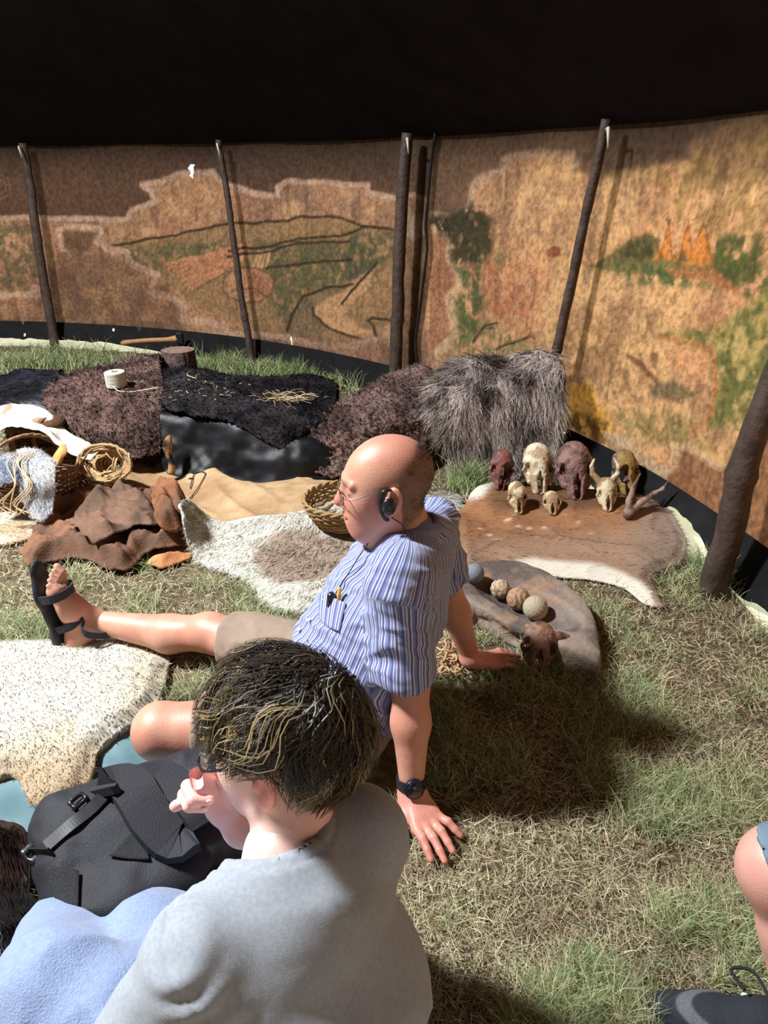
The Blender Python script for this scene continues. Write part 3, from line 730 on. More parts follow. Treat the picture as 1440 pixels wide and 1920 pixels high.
def fleece(name, label, cat, rows, cell, col, lsc, lamp, nf, flen, fw, seed, comb=(0, -.3, -1), lie=.4, curl=1.0, jitter=.7, group=None, mesh_m=None, seg=3, noise_amp=.015, wob=.02, thick=.012, clump=0, cscale=30, back=True, tipw=.35):
    v, f, base = drape(rows, cell, lumps(lsc, lamp, seed) if lamp else None, noise_amp=noise_amp, seed=seed, wob=wob, back=back)
    o = thing(name, label, cat, V3(v[:, 0].mean(), v[:, 1].mean(), 0), group)
    n0 = len(v); sv, sf, us = solidify(v, f, thick, False)
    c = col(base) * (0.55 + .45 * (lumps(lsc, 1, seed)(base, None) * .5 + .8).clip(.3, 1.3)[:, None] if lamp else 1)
    mesh_obj('skin', sv, sf, mesh_m or m_wool, o, col=np.concatenate([c, c * .8])[us])
    if nf: fur('hair', v, f, nf, flen, fw, col, m_hair if lamp == 0 else m_wool, o, comb=comb, lie=lie, curl=curl, jitter=jitter, seg=seg, seed=seed, clump=clump, cscale=cscale, tipw=tipw)
    return o, v, f

# black hide heap at the far left
fleece('black_hide', 'black hairy hide heaped at the left edge behind the white rawhide', 'hide',
       [[(-60, 712, 4.15), (10, 704, 4.25), (70, 697, 4.25), (112, 696, 4.2)], [(-60, 732, 3.95), (10, 728, 3.95), (70, 722, 3.95), (108, 724, 3.9)],
        [(-60, 758, 3.75), (10, 752, 3.75), (70, 752, 3.72), (100, 758, 3.7)], [(-60, 800, 3.6), (10, 800, 3.6), (70, 800, 3.58), (105, 800, 3.56)]],
       .012, two((20, 19, 24), (44, 46, 58), 6, 1), 30, 0, 3000, .05, .004, 41, comb=(1, -.3, -.5), lie=.85, curl=.2, jitter=.25, mesh_m=m_gloss, noise_amp=.05)
# brown curly fleece, left
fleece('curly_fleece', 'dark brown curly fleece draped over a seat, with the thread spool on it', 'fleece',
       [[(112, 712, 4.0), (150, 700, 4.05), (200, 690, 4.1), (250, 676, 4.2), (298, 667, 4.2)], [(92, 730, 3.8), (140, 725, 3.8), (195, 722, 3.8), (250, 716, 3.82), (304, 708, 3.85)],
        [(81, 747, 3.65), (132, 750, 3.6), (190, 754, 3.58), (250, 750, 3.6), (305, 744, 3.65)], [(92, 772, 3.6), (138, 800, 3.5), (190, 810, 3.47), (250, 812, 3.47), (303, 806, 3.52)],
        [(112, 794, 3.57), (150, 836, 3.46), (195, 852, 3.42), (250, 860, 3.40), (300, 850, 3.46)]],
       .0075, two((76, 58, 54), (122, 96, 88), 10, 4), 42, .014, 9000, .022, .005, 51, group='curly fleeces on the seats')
# tree stump behind
so = thing('tree_stump', 'small sawn tree stump standing behind the black fleece', 'stump', G(337, 690, 0) * 0 + V3(D(337, 690, 4.32)[0], 4.32, 0))
sb = V3(so.location[0], 4.32, 0)
t = np.linspace(0, 1, 14); cs = np.stack([np.full(14, sb[0]), np.full(14, sb[1]), t * .425], -1)
sv, sf = tube_vf(cs, .092 * (1.12 - .12 * t), 40, cap=False)
a = np.arctan2(sv[:, 1] - sb[1], sv[:, 0] - sb[0]); rad = .006 * np.sin(a * 17 + 3 * fbm(sv, 9, 2, 3)) + .008 * (fbm(sv, 20, 3, 2) - .5)
sv[:, :2] += np.stack([np.cos(a), np.sin(a)], 1) * rad[:, None]
mesh_obj('bark', sv, sf, mat('bark', srgb(96, 78, 72), .9, var=.5, vscale=30, bump=.9, bscale=60), so)
rg = np.linspace(0, 1, 10); top = np.concatenate([sv[-40:] * r_ + np.append(sb[:2], 0) * (1 - r_) + V3(0, 0, 0) for r_ in rg]); top[:, 2] = .424 + .003 * np.sin(np.repeat(rg, 40) * 40)
i = np.arange(400).reshape(10, 40); tf = np.stack([i[:-1], np.roll(i[:-1], -1, 1), np.roll(i[1:], -1, 1), i[1:]], -1).reshape(-1, 4)
mesh_obj('cut_face', top, tf[:, ::-1].copy(), mat('sawn_wood', srgb(128, 104, 92), .8, var=.3, vscale=60), so)
# glossy black cow hide hanging at the front
co, cv_, cf_ = fleece('cow_hide', 'glossy black cow hide hanging down in front of the black fleece', 'hide',
       [[(296, 742, 3.75), (370, 750, 3.7), (440, 758, 3.65), (520, 770, 3.6), (590, 795, 3.58), (640, 828, 3.52)], [(296, 770, 3.56), (370, 783, 3.52), (440, 793, 3.47), (520, 803, 3.44), (596, 830, 3.42), (640, 850, 3.44)],
        [(300, 826, 3.49), (370, 838, 3.46), (440, 845, 3.40), (520, 850, 3.37), (600, 866, 3.36), (640, 872, 3.4)], [(304, 872, 3.45), (370, 885, 3.40), (440, 900, 3.35), (520, 905, 3.31), (590, 892, 3.35), (640, 884, 3.4)],
        [(312, 888, 3.42), (370, 902, 3.33), (440, 920, 3.27), (510, 920, 3.24), (586, 902, 3.30), (640, 888, 3.37)]],
       .008, two((10, 10, 13), (22, 22, 28), 5, 6), 30, 0, 0, .03, .003, 61, comb=(.25, -.2, -1), lie=.95, curl=.08, jitter=.12, mesh_m=m_gloss, noise_amp=.035, wob=.012, back=False)
# its dried leg with hoof
lp = [D(318, 815, 3.41), D(314, 838, 3.39), D(318, 858, 3.38), D(322, 872, 3.37), D(321, 888, 3.36)]
lv, lf = tube_vf(spline(lp, 22), np.interp(np.linspace(0, 1, 22), [0, .2, .45, .6, .75, 1], [.008, .024, .016, .012, .016, .018]), 10)
mesh_obj('shank', lv, lf, m_leather, co, col=mixc(np.tile(CC((40, 28, 24)), (len(lv), 1)), CC((170, 130, 88)), sstep(.5, .62, fbm(lv, 34, 2, 4)) * .9))
# black curly fleece on top
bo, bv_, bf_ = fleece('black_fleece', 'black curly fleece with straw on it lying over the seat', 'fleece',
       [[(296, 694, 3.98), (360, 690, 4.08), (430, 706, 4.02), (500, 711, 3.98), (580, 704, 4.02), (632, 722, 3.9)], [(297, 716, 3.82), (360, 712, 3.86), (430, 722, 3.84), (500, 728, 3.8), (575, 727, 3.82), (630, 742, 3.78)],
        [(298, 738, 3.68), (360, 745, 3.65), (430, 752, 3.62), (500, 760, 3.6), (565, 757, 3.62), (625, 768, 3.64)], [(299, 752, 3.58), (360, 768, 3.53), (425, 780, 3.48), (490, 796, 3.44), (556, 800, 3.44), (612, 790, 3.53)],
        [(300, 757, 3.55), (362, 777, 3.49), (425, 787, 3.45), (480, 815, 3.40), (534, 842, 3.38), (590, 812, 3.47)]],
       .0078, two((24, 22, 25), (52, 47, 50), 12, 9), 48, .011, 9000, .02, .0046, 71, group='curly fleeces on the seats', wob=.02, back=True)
# brown curly fleece, middle
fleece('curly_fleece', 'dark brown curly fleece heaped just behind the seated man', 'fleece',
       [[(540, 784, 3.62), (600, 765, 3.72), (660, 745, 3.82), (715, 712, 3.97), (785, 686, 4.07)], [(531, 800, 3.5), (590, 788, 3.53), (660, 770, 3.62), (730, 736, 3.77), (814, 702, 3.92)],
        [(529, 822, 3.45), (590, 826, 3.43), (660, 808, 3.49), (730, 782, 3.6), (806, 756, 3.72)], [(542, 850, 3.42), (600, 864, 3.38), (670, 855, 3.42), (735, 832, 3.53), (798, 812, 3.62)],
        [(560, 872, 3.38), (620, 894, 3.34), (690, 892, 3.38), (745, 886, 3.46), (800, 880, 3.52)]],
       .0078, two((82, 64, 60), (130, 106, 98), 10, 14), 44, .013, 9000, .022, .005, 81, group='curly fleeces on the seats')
# small rolled lobe of the same wool on top
# long-haired grey-brown fur
def long_comb(p): 
    q = (p - V3(.53, 3.6, .2)); return np.stack([q[:, 0] * .9 + .5 * (fbm(p, 7, 2, 3) - .5), -.25 + 0 * q[:, 0], -1 + 0 * q[:, 0]], -1)
fleece('long_haired_fur', 'long-haired grey-brown fur draped over a high seat by the slim knotty pole', 'fur',
       [[(836, 690, 3.72), (880, 674, 3.70), (940, 676, 3.66), (1000, 669, 3.58), (1046, 678, 3.48)], [(808, 722, 3.56), (865, 712, 3.54), (930, 712, 3.52), (1000, 705, 3.46), (1060, 704, 3.40)],
        [(808, 762, 3.48), (870, 765, 3.44), (935, 765, 3.43), (1000, 760, 3.40), (1056, 762, 3.36)], [(830, 822, 3.44), (880, 830, 3.41), (940, 832, 3.40), (1000, 825, 3.37), (1046, 818, 3.34)],
        [(848, 876, 3.42), (890, 892, 3.39), (945, 896, 3.37), (1000, 886, 3.35), (1036, 870, 3.33)]],
       .009, two((92, 80, 76), (190, 174, 166), 14, 24), 20, .008, 17000, .085, .0038, 91, comb=long_comb, lie=.8, curl=.5, jitter=.3, seg=5, noise_amp=.03, clump=.75, cscale=16, tipw=.2)

# straw and twigs left on the black fleece
m_straw = mat('straw', attr='Col', rough=0.7, spec=0.25)
def straw_tuft(name, label, cs, n, L, spread, seed, flat=.25, colr=((214, 196, 156), (150, 126, 92))):
    r = np.random.default_rng(seed); p = np.asarray(cs)[r.integers(0, len(cs), n)] + r.normal(size=(n, 3)) * V3(*spread)
    th = r.random(n) * 6.28; ds = []
    for s in range(5):
        d = np.stack([np.cos(th), np.sin(th), flat * r.normal(size=n) + .12 - .06 * s], -1); ds.append(nrm(d)); th = th + r.normal(size=n) * .45
    c = mixc(np.tile(CC(colr[0]), (n, 1)), CC(colr[1]), r.random(n))
    o = ribbons(name, p, np.stack(ds, 1), L * (.5 + r.random(n)), np.full(n, .0035), c, m_straw, seed=seed, tipw=.6)
    return tag(o, label, 'straw')
def on(v, px, py):              # surface point of a draped mesh seen at a place in the frame
    u, w = proj(v); k = (u - px) ** 2 + (w - py) ** 2; i = np.where(k < k.min() + 60)[0]; return v[i[np.argmin(v[i, 1])]]
straw_tuft('straw_tuft', 'tangled pale straw tuft on the right half of the black fleece', [on(bv_, 540, 745) + V3(0, 0, .02), on(bv_, 530, 748) + V3(0, 0, .018)], 60, .12, (.025, .02, .008), 5)
straw_tuft('straw_wisp', 'few pale straw stalks near the stump on the black fleece', [on(bv_, x, y) + V3(0, 0, .018) for x, y in ((340, 704), (365, 712), (385, 718), (398, 714))], 9, .12, (.015, .01, .004), 6)
straw_tuft('straw_litter', 'scattered bits of straw across the black fleece', [on(bv_, x, y) + V3(0, 0, .016) for x, y in ((320, 730), (440, 735), (470, 720), (590, 745), (600, 735), (420, 745), (330, 745), (520, 735), (345, 735), (405, 725), (560, 742))], 60, .03, (.05, .04, .003), 7)

# ---- things lying on the ground, in order from below to above
def hide(name, label, cat, poly, z, cell, thick, col, nf, flen, fw, seed, comb, lie=.8, curl=.15, jitter=.25, mesh_m=None, hair_m=None, height=None, wig=.008, wsc=22, drape_r=3, group=None, clump=0, cscale=25, disp=None, wn=200, seg=3, lift=.002):
    P = wiggle(GP(poly, z), wn, wig, wsc, seed); v, f = sheet(P, cell, thick, drape_r, lift, height)
    n = vnormals(v, f)
    if n[:, 2].mean() < 0: f = f[:, ::-1].copy(); n = -n
    c = col(v)
    if disp is not None: v = v + n * disp(v, n)[:, None]
    sv, sf = solidify(v, f, thick)
    cc = np.concatenate([c, c * .85])
    if not nf:
        o = mesh_obj(name, sv, sf, mesh_m, col=cc); tag(o, label, cat, group); return o, v, f
    o = thing(name, label, cat, V3(v[:, 0].mean(), v[:, 1].mean(), 0), group)
    sv, sf, us = solidify(v, f, thick, False)
    mesh_obj('skin', sv, sf, mesh_m or m_wool, o, col=cc[us])
    fur('hair', v, f, nf, flen, fw, col, hair_m or m_hair, o, comb=comb, lie=lie, curl=curl, jitter=jitter, seg=seg, seed=seed, clump=clump, cscale=cscale)
    return o, v, f
def folds(amp, sc, seed, ridge=False, ax=None):
    def g(x, y, e):
        q = xyz(x, y, seed)
        if ax is not None: q = xyz(x * ax[0] + y * ax[1], (-x * ax[1] + y * ax[0]) * .35, seed)
        q = q + .09 * np.stack([fbm(q, 5, 2, seed + 3) - .5, fbm(q, 5, 2, seed + 4) - .5, 0 * x], -1)
        if ridge: h = sum((1 - np.abs(2 * noise(q, sc * 2 ** k, seed + 11 * k) - 1)) ** 3 * .55 ** k for k in range(3)) / 1.5
        else: h = (fbm(q, sc, 3, seed) - .3).clip(0) * 1.6
        return amp * h * (.25 + .75 * sstep(0, .05, e))
    return g
hide('pale_hide', 'pale cream hide lying flat under the grey felt basket at left', 'hide', [(-50, 968), (30, 955), (90, 955), (215, 885), (235, 905), (130, 955), (88, 985), (60, 1003), (15, 1015), (-50, 1022)], .02, .01, .012,
     two((226, 212, 190), (200, 176, 146), 8, 2), 4000, .02, .0035, 101, (1, -.3, 0), group=None)
hide('tan_leather', 'large soft tan leather spread in front of the black cow hide', 'leather', [(203, 908), (228, 886), (262, 868), (285, 874), (305, 866), (330, 876), (360, 868), (405, 876), (450, 905), (540, 900), (585, 888), (630, 892), (665, 930), (680, 975), (620, 992), (560, 994), (430, 990), (360, 990), (300, 970), (240, 940)], .02, .009, .005,
     two((186, 154, 116), (162, 128, 94), 4, 7), 0, 0, 0, 103, None, mesh_m=m_leather, height=folds(.055, 2.4, 5, True, (.8, .6)), wig=.01, wsc=10)
hide('orange_leather', 'small orange tan leather piece between the garments and the reindeer hide', 'leather', [(272, 1050), (284, 1022), (308, 1003), (342, 1008), (360, 1036), (330, 1052), (300, 1062)], .02, .008, .006,
     two((196, 146, 98), (176, 116, 76), 9, 47), 0, 0, 0, 108, None, mesh_m=m_leather, height=folds(.03, 6, 49, True), wig=.008)
hide('brown_leather', 'creased dark brown leather garments piled at left by the sandal', 'leather', [(36, 1030), (62, 1004), (88, 965), (140, 938), (180, 925), (205, 920), (255, 934), (310, 932), (348, 950), (360, 984), (362, 1012), (336, 1034), (270, 1042), (230, 1068), (160, 1050), (100, 1052), (50, 1060)], .03, .0075, .006,
     lambda p: mixc(two((104, 76, 60), (140, 98, 72), 6, 17)(p), CC((168, 128, 88)), sstep(.60, .66, fbm(p, 3.1, 2, 19)) * .7), 0, 0, 0, 105, None, mesh_m=m_leather, height=lambda x, y, e: folds(.080, 5, 9, True, (.9, -.45))(x, y, e) + folds(.045, 11, 19, True, (.5, .85))(x, y, e), wig=.035, wsc=11)
hide('brown_leather', 'dark brown folded leather shirt on top of the creased garments', 'leather', [(205, 938), (232, 924), (262, 934), (290, 960), (300, 1010), (255, 1022), (200, 1040), (155, 1030), (140, 1000), (150, 965)], .06, .0075, .006,
     two((96, 74, 60), (122, 92, 74), 7, 27), 0, 0, 0, 106, None, mesh_m=m_leather, height=lambda x, y, e: folds(.075, 6, 29, True, (.3, .95))(x, y, e) + folds(.040, 13, 59, True, (.8, .5))(x, y, e), wig=.05, wsc=9)
hide('brown_leather', 'bunched reddish brown leather at the right end of the garments', 'leather', [(285, 950), (320, 934), (345, 950), (356, 985), (345, 1012), (305, 1015), (288, 985)], .06, .0075, .006,
     two((140, 92, 62), (104, 72, 54), 9, 37), 0, 0, 0, 107, None, mesh_m=m_leather, height=folds(.10, 10, 39, True, (.7, .7)), wig=.04, wsc=11)
def deer_r(p):                   # reindeer colouring: white rim, fawn middle
    u, w = proj(p); c = np.tile(CC((220, 216, 204)), (len(p), 1))
    q = ((u - 575 + .25 * (w - 1030)) / 105) ** 2 + ((w - 1035) / 55) ** 2 + 1.6 * (fbm(p, 6, 3, 12) - .5)
    return mixc(c, CC((166, 142, 122)), sstep(1.05, .55, q) * .85)
hide('reindeer_hide', 'white and fawn reindeer hide under the open wicker basket', 'hide', [(346, 1012), (352, 988), (380, 976), (430, 980), (480, 978), (560, 968), (640, 958), (700, 970), (720, 1040), (700, 1092), (650, 1108), (600, 1122), (570, 1138), (522, 1132), (484, 1112), (468, 1082), (432, 1066), (372, 1046)], .03, .011, .014,
     deer_r, 24000, .028, .0032, 110, (-.5, -1, -.1), seg=2, lie=.88, curl=.15, jitter=.2, height=folds(.03, 4, 8), wig=.014, wsc=14, clump=.3)
hide('white_fur', 'white fur lying between the man and the spotted deer hide', 'fur', [(770, 950), (792, 928), (848, 924), (866, 942), (858, 985), (866, 1055), (850, 1068), (800, 1040)], .02, .011, .014,
     two((224, 221, 212), (204, 196, 182), 8, 3), 9000, .032, .0034, 112, (.3, -1, -.1), seg=2, lie=.75, curl=.3, clump=.3, wig=.012, height=folds(.03, 5, 12))
# rise in the ground under the deer hide
gxx, gyy = np.meshgrid(GX, GY, indexing='ij')
md, _, _ = seg_dist([V3(.55, 3.05), V3(1.18, 2.92)], gxx, gyy, closed=False)
HM = np.maximum(HM, .075 * np.exp(-(md / .18) ** 2))
def spotted(p):
    u, w = proj(p); c = two((166, 118, 82), (142, 100, 72), 7, 5)(p)
    low = sstep(975, 1040, w + .10 * (u - 1000)); c = mixc(c, CC((172, 142, 118)), low * .8)
    right = sstep(1140, 1230, u + 30 * (fbm(p, 8, 2, 4) - .5)); c = mixc(c, CC((150, 128, 112)), right * .85)
    front = np.interp(u, [850, 990, 1060, 1130, 1165, 1215, 1260], [1070, 1046, 1048, 1056, 1068, 1098, 1200]); c = mixc(c, CC((232, 224, 208)), sstep(-4, 10, w - front + 10 * (fbm(p, 14, 2, 8) - .5)) * .95)
    c = mixc(c, CC((236, 226, 212)), sstep(920, 900, u + (w - 925) * .8) * sstep(945, 925, w))
    sp = worley(p * V3(1, 1.3, 0), 17, 6); c = mixc(c, CC((216, 186, 160)), sstep(.30, .16, sp) * sstep(885, 905, u) * sstep(1130, 1080, u) * .85 * sstep(960, 975, w) * sstep(1020, 1000, w))
    back = sstep(962, 945, w) * sstep(900, 930, u); return mixc(c, CC((96, 72, 56)), back * .6)
hide('deer_hide', 'spotted rust brown deer hide with the row of skulls on it', 'hide', [(856, 968), (878, 938), (902, 906), (935, 900), (1000, 918), (1150, 928), (1205, 926), (1232, 958), (1262, 985), (1288, 1018), (1272, 1046), (1226, 1068), (1236, 1100), (1246, 1122), (1214, 1118), (1170, 1088), (1132, 1076), (1060, 1068), (1000, 1060), (930, 1054), (862, 1052)], .04, .009, .007,
     spotted, 30000, .018, .0030, 115, (1, -.35, -.1), seg=2, lie=.93, curl=.06, jitter=.12, height=folds(.03, 5, 15, True, (.2, 1)), wig=.009, wsc=18, drape_r=5)
hide('ground_sheet', 'blue-green groundsheet under the cream sheepskin', 'tarp', [(-80, 1440), (40, 1398), (190, 1372), (262, 1380), (280, 1430), (340, 1470), (330, 1560), (150, 1640), (-80, 1660)], .0, .012, .002,
     two((84, 112, 120), (112, 138, 142), 5, 2), 0, 0, 0, 120, None, mesh_m=mat('groundsheet', attr='Col', rough=.45, var=.15, vscale=8, bump=.3, bscale=14, spec=.45), height=folds(.018, 4, 3, True, (.6, .8)), wig=.006)
sheep = two((212, 207, 194), (200, 189, 168), 5, 3)
hide('sheepskin', 'thick cream curly sheepskin spread on the grass at left', 'sheepskin', [(-90, 1208), (0, 1196), (100, 1192), (215, 1194), (290, 1212), (314, 1232), (302, 1290), (272, 1336), (228, 1370), (192, 1402), (178, 1448), (152, 1482), (112, 1516), (76, 1514), (50, 1496), (42, 1468), (20, 1450), (-90, 1440)], .03, .007, .03,
     lambda p: mixc(sheep(p), CC((176, 148, 110)), sstep(1360, 1470, proj(p)[1]) * .75), 11000, .014, .003, 125, (0, -1, 0), seg=2, lie=.6, curl=1.0, jitter=.5, disp=lumps(40, .0045, 9), mesh_m=m_wool, hair_m=m_wool, height=lambda x, y, e: .02 * sstep(0, .05, e) - .018 + folds(.02, 3, 2)(x, y, e), wig=.012, wsc=16)
hide('dark_hide', 'dark brown glossy cow hide in the bottom left corner', 'hide', [(-90, 1515), (0, 1520), (34, 1528), (50, 1560), (52, 1600), (46, 1640), (78, 1672), (100, 1720), (110, 1790), (60, 1850), (-90, 1880)], .06, .008, .008,
     lambda p: mixc(two((46, 32, 28), (74, 50, 40), 8, 3)(p), CC((30, 26, 26)), sstep(1620, 1680, proj(p)[1])), 7000, .03, .0026, 128, (.5, -1, 0), seg=2, lie=.93, curl=.1, jitter=.15, mesh_m=m_gloss, height=lambda x, y, e: .05 * sstep(0, .12, e) + folds(.05, 4.5, 23)(x, y, e), wig=.008)
# ================================================================== PEOPLE
def frame(fwd, up=(0, 0, 1)):
    f = nrm(fwd); u = np.asarray(up, float); l = nrm(np.cross(u, f)); u = np.cross(f, l); return np.stack([f, l, u], 1)
def merge(parts):
    V, F, n = [], [], 0
    for v, f in parts: V.append(v); F.append(f + n); n += len(v)
    return np.concatenate(V), np.concatenate(F)
def head_shape(F, O, M, jaw=1.0, neck_to=None, neck_r=.056, young=False):
    F.at(O, M)
    F.ell((-.014, 0, .034), (.098, .078, .086), k=.01)
    F.ell((.030, 0, -.008), (.063, .066, .085), k=.03)
    for s in (-1, 1):
        F.cap((-.002, s * .052, -.045), (.062, s * .020, -.094), .022 * jaw, .018, k=.03)
        F.ell((.052, s * .038, -.022), (.032, .024, .030), k=.02)
    F.ell((.064, 0, -.096), (.020, .026, .018), k=.02)
    F.ell((.066, 0, -.066), (.028, .034, .026), k=.02)
    for s in (-1, 1): F.cap((.086, s * .012, .030), (.076, s * .046, .026), .010, .008, k=.012)
    for s in (-1, 1): F.ell((.101, s * .033, .010), (.016, .018, .012), k=.012, op='s')
    for s in (-1, 1): F.ell((.077, s * .033, .008), (.0115, .0155, .0120), k=.006)
    F.cap((.084, 0, .026), (.104, 0, -.020), .0080, .0125, k=.012)
    F.ell((.107, 0, -.026), (.012, .0130, .011), k=.008)
    for s in (-1, 1): F.ell((.090, s * .0140, -.030), (.012, .0085, .009), k=.006)
    F.ell((.044, 0, -.056), (.046, .054, .050), k=.03)
    F.cap((.080, -.018, -.056), (.080, .018, -.056), .0085, k=.008); F.ell((.085, 0, -.0555), (.008, .014, .0055), k=.006)
    F.cap((.078, -.017, -.070), (.078, .017, -.070), .0080, k=.008)
    F.cap((.0915, -.024, -.0632), (.0915, .024, -.0632), .0034, k=.003, op='s')
    for s in (-1, 1):
        R = rot((0, 0, 1), -s * 22) @ rot((0, 1, 0), -12)
        F.ell((-.012, s * .082, -.004), (.0185, .0075, .033), R, k=.006)
        F.ell((-.008, s * .091, .002), (.0115, .0075, .019), R, k=.004, op='s')
        F.ell((-.002, s * .081, -.030), (.009, .006, .010), k=.006)
        F.ell((.004, s * .081, -.004), (.005, .006, .010), k=.004)
    if neck_to is not None:
        F.at(); a = O + M @ V3(-.022, 0, -.04); F.cap(a, neck_to, neck_r, neck_r * 1.08, k=.025)
        if not young: b = O + M @ V3(.035, 0, -.10); F.cap(b, neck_to + (b - a) * .55, .034, .046, k=.035)
    F.at()
def chain_hand(F, wrist, fingers, palm, k=.006):
    """fingers: list of (points, r0, r1); palm: list of capsules (a, b, ra, rb)"""
    for a, b, ra, rb in palm: F.cap(a, b, ra, rb, k=.014)
    for pts, r0, r1 in fingers: F.path(pts, np.linspace(r0, r1, len(pts)), k=k)
def flat_hand(F, W, Fd, T, U, tips, wrist_r=.026, arm=None, thumb=None):
    """hand resting on the ground. W wrist; Fd finger direction, T thumb side, U up; tips: per finger (side angle deg, length scale)"""
    L = lambda a, b, c: W + Fd * a + T * b + U * c
    F.cap(L(0, .004, 0), L(.05, .012, -.018), .027, .021, k=.02, sq=(U, .75)); F.cap(L(0, -.006, 0), L(.05, -.018, -.018), .026, .019, k=.02, sq=(U, .75))
    for i, (b, ln) in enumerate(zip((.030, .010, -.011, -.030), (.074, .083, .076, .060))):
        ang = math.radians(tips[i][0]); d = Fd * math.cos(ang) + T * math.sin(ang); ln = ln * tips[i][1]
        k0 = L(.083 - .004 * abs(i - 1) ** 1.5, b, -.024); k1 = k0 + d * ln * .42 + U * .004; k2 = k0 + d * ln * .75 - U * .006; k3 = k0 + d * ln - U * .014
        F.cap(L(.02, b * .5, -.012), k0, .016, .0125, k=.012)
        F.path([k0, k1, k2, k3], [.0115, .0095, .0085, .0072], k=.004)
    th = thumb or (.045, .058, -.040)
    F.path([L(.012, .022, -.014), L(.035, .042, -.026), L(*th)], [.018, .0125, .0095], k=.012)
m_skin = mat('skin', attr='Col', rough=0.43, spec=0.42, bump=0.12, bscale=260, sub=0.12)
def skin_col(v, base, red, seed):
    c = np.tile(CC(base), (len(v), 1)); return mixc(c, CC(red), sstep(.40, .70, fbm(v, 16, 3, seed)) * .55)

# ------------------------------------------------------------------ seated man
man = thing('person', 'bald man in striped blue shirt and taupe shorts sitting propped on both hands', 'person', (-.12, 1.6, 0))
HO = D(722, 912, 1.62); HMt = frame((-1, -.10, -.06))
NB = V3(.062, 1.62, .55)
S1, S2 = V3(.03, 1.445, .535), V3(.125, 1.80, .525)
W1 = G(772, 1482, .062); E1 = (S1 + W1) / 2 + V3(.012, .012, .005)
W2 = G(882, 1232, .055); E2 = (S2 + W2) / 2 + V3(-.015, .03, 0)
HP1, HP2 = V3(-.10, 1.50, .115), V3(-.11, 1.71, .115)
K2 = G(392, 1186, .105); AN2 = G(182, 1166, .082)
K1 = G(306, 1372, .098); AN1 = G(560, 1430, .07)
parts = []
F = Field((-1.12, 1.20, -.02), (.36, 2.12, .66), .006)
F.cap((-.10, 1.6, .13), (.02, 1.62, .40), .105, .10, k=.02, sq=((0, 1, 0), 1.35)); F.cap(S1 + V3(0, .03, 0), S2 - V3(0, .03, 0), .05, .05, k=.03); F.cap(V3(.03, 1.62, .42), NB, .08, .06, k=.03)
for S, E, W in ((S1, E1, W1), (S2, E2, W2)):
    F.cap(S, E, .047, .041, k=.015); F.cap(E, E + (W - E) * .35, .042, .043, k=.015); F.cap(E + (W - E) * .35, W + V3(0, 0, .004), .043, .0265, k=.02)
F.cap(HP2, K2, .080, .058, k=.02); F.ell(K2 + V3(.005, -.01, .022), (.048, .046, .036), k=.025)
F.cap(K2, K2 + (AN2 - K2) * .35 + V3(0, 0, -.018), .053, .056, k=.02); F.cap(K2 + (AN2 - K2) * .35 + V3(0, 0, -.018), AN2, .056, .034, k=.025)
F.cap(HP1, K1, .088, .068, k=.02); F.ell(K1 + V3(-.012, 0, .004), (.062, .068, .066), k=.02); F.cap(K1, K1 + (AN1 - K1) * .4 + V3(0, .03, -.01), .062, .058, k=.02); F.cap(K1 + (AN1 - K1) * .4 + V3(0, .03, -.01), AN1, .056, .036, k=.02)
F.cap(AN1, AN1 + V3(.02, .17, -.02), .034, .026, k=.02)
parts.append(F.mesh(1))
# foot, toes up
FT = nrm(V3(-.16, .03, 1)); FS = nrm(V3(-1, .12, -.16)); FW = nrm(np.cross(FT, FS)); HE = G(146, 1196, .045)
HE = V3(HE[0], HE[1], .043)
F = Field(HE - V3(.14, .12, .05), HE + V3(.18, .14, .32), .0036)
L = lambda a, b, c: HE + FT * a + FW * b + FS * c
F.cap(L(0, 0, 0), AN2, .034, .034, k=.03); F.cap(L(0, 0, -.004), L(.10, 0, -.012), .033, .032, k=.03); F.cap(AN2, L(.13, 0, -.012), .033, .026, k=.03)
F.cap(L(.10, .0, -.012), L(.17, .006, .004), .032, .024, k=.02, sq=(FW, 1.45)); F.cap(L(.15, -.02, .002), L(.18, .024, .004), .019, .019, k=.02)
for b, ln, r in ((-.032, .232, .0125), (-.012, .228, .0095), (.006, .222, .009), (.022, .214, .0085), (.036, .203, .008)):
    F.path([L(.165, b * .9, .004), L(ln - .02, b, -.002), L(ln, b, .008)], [r, r * .95, r * .85], k=.004)
parts.append(F.mesh(1))
# near hand
g0, g1 = G(785, 1512), G(852, 1606); Fd = nrm(V3(g1[0] - g0[0], g1[1] - g0[1], 0)); U = V3(0, 0, 1); T = nrm(np.cross(Fd, U)); T = T if T[0] < 0 else -T
F = Field(W1 - V3(.14, .24, .075), W1 + V3(.22, .10, .10), .0030)
F.cap(W1, W1 + (E1 - W1) * .18, .0262, .028, k=.01)
flat_hand(F, W1 + V3(0, 0, -.006), Fd, T, U, ((4, 1), (1, 1.04), (-5, 1), (-24, 1)), thumb=(.062, .060, -.046))
parts.append(F.mesh(1))
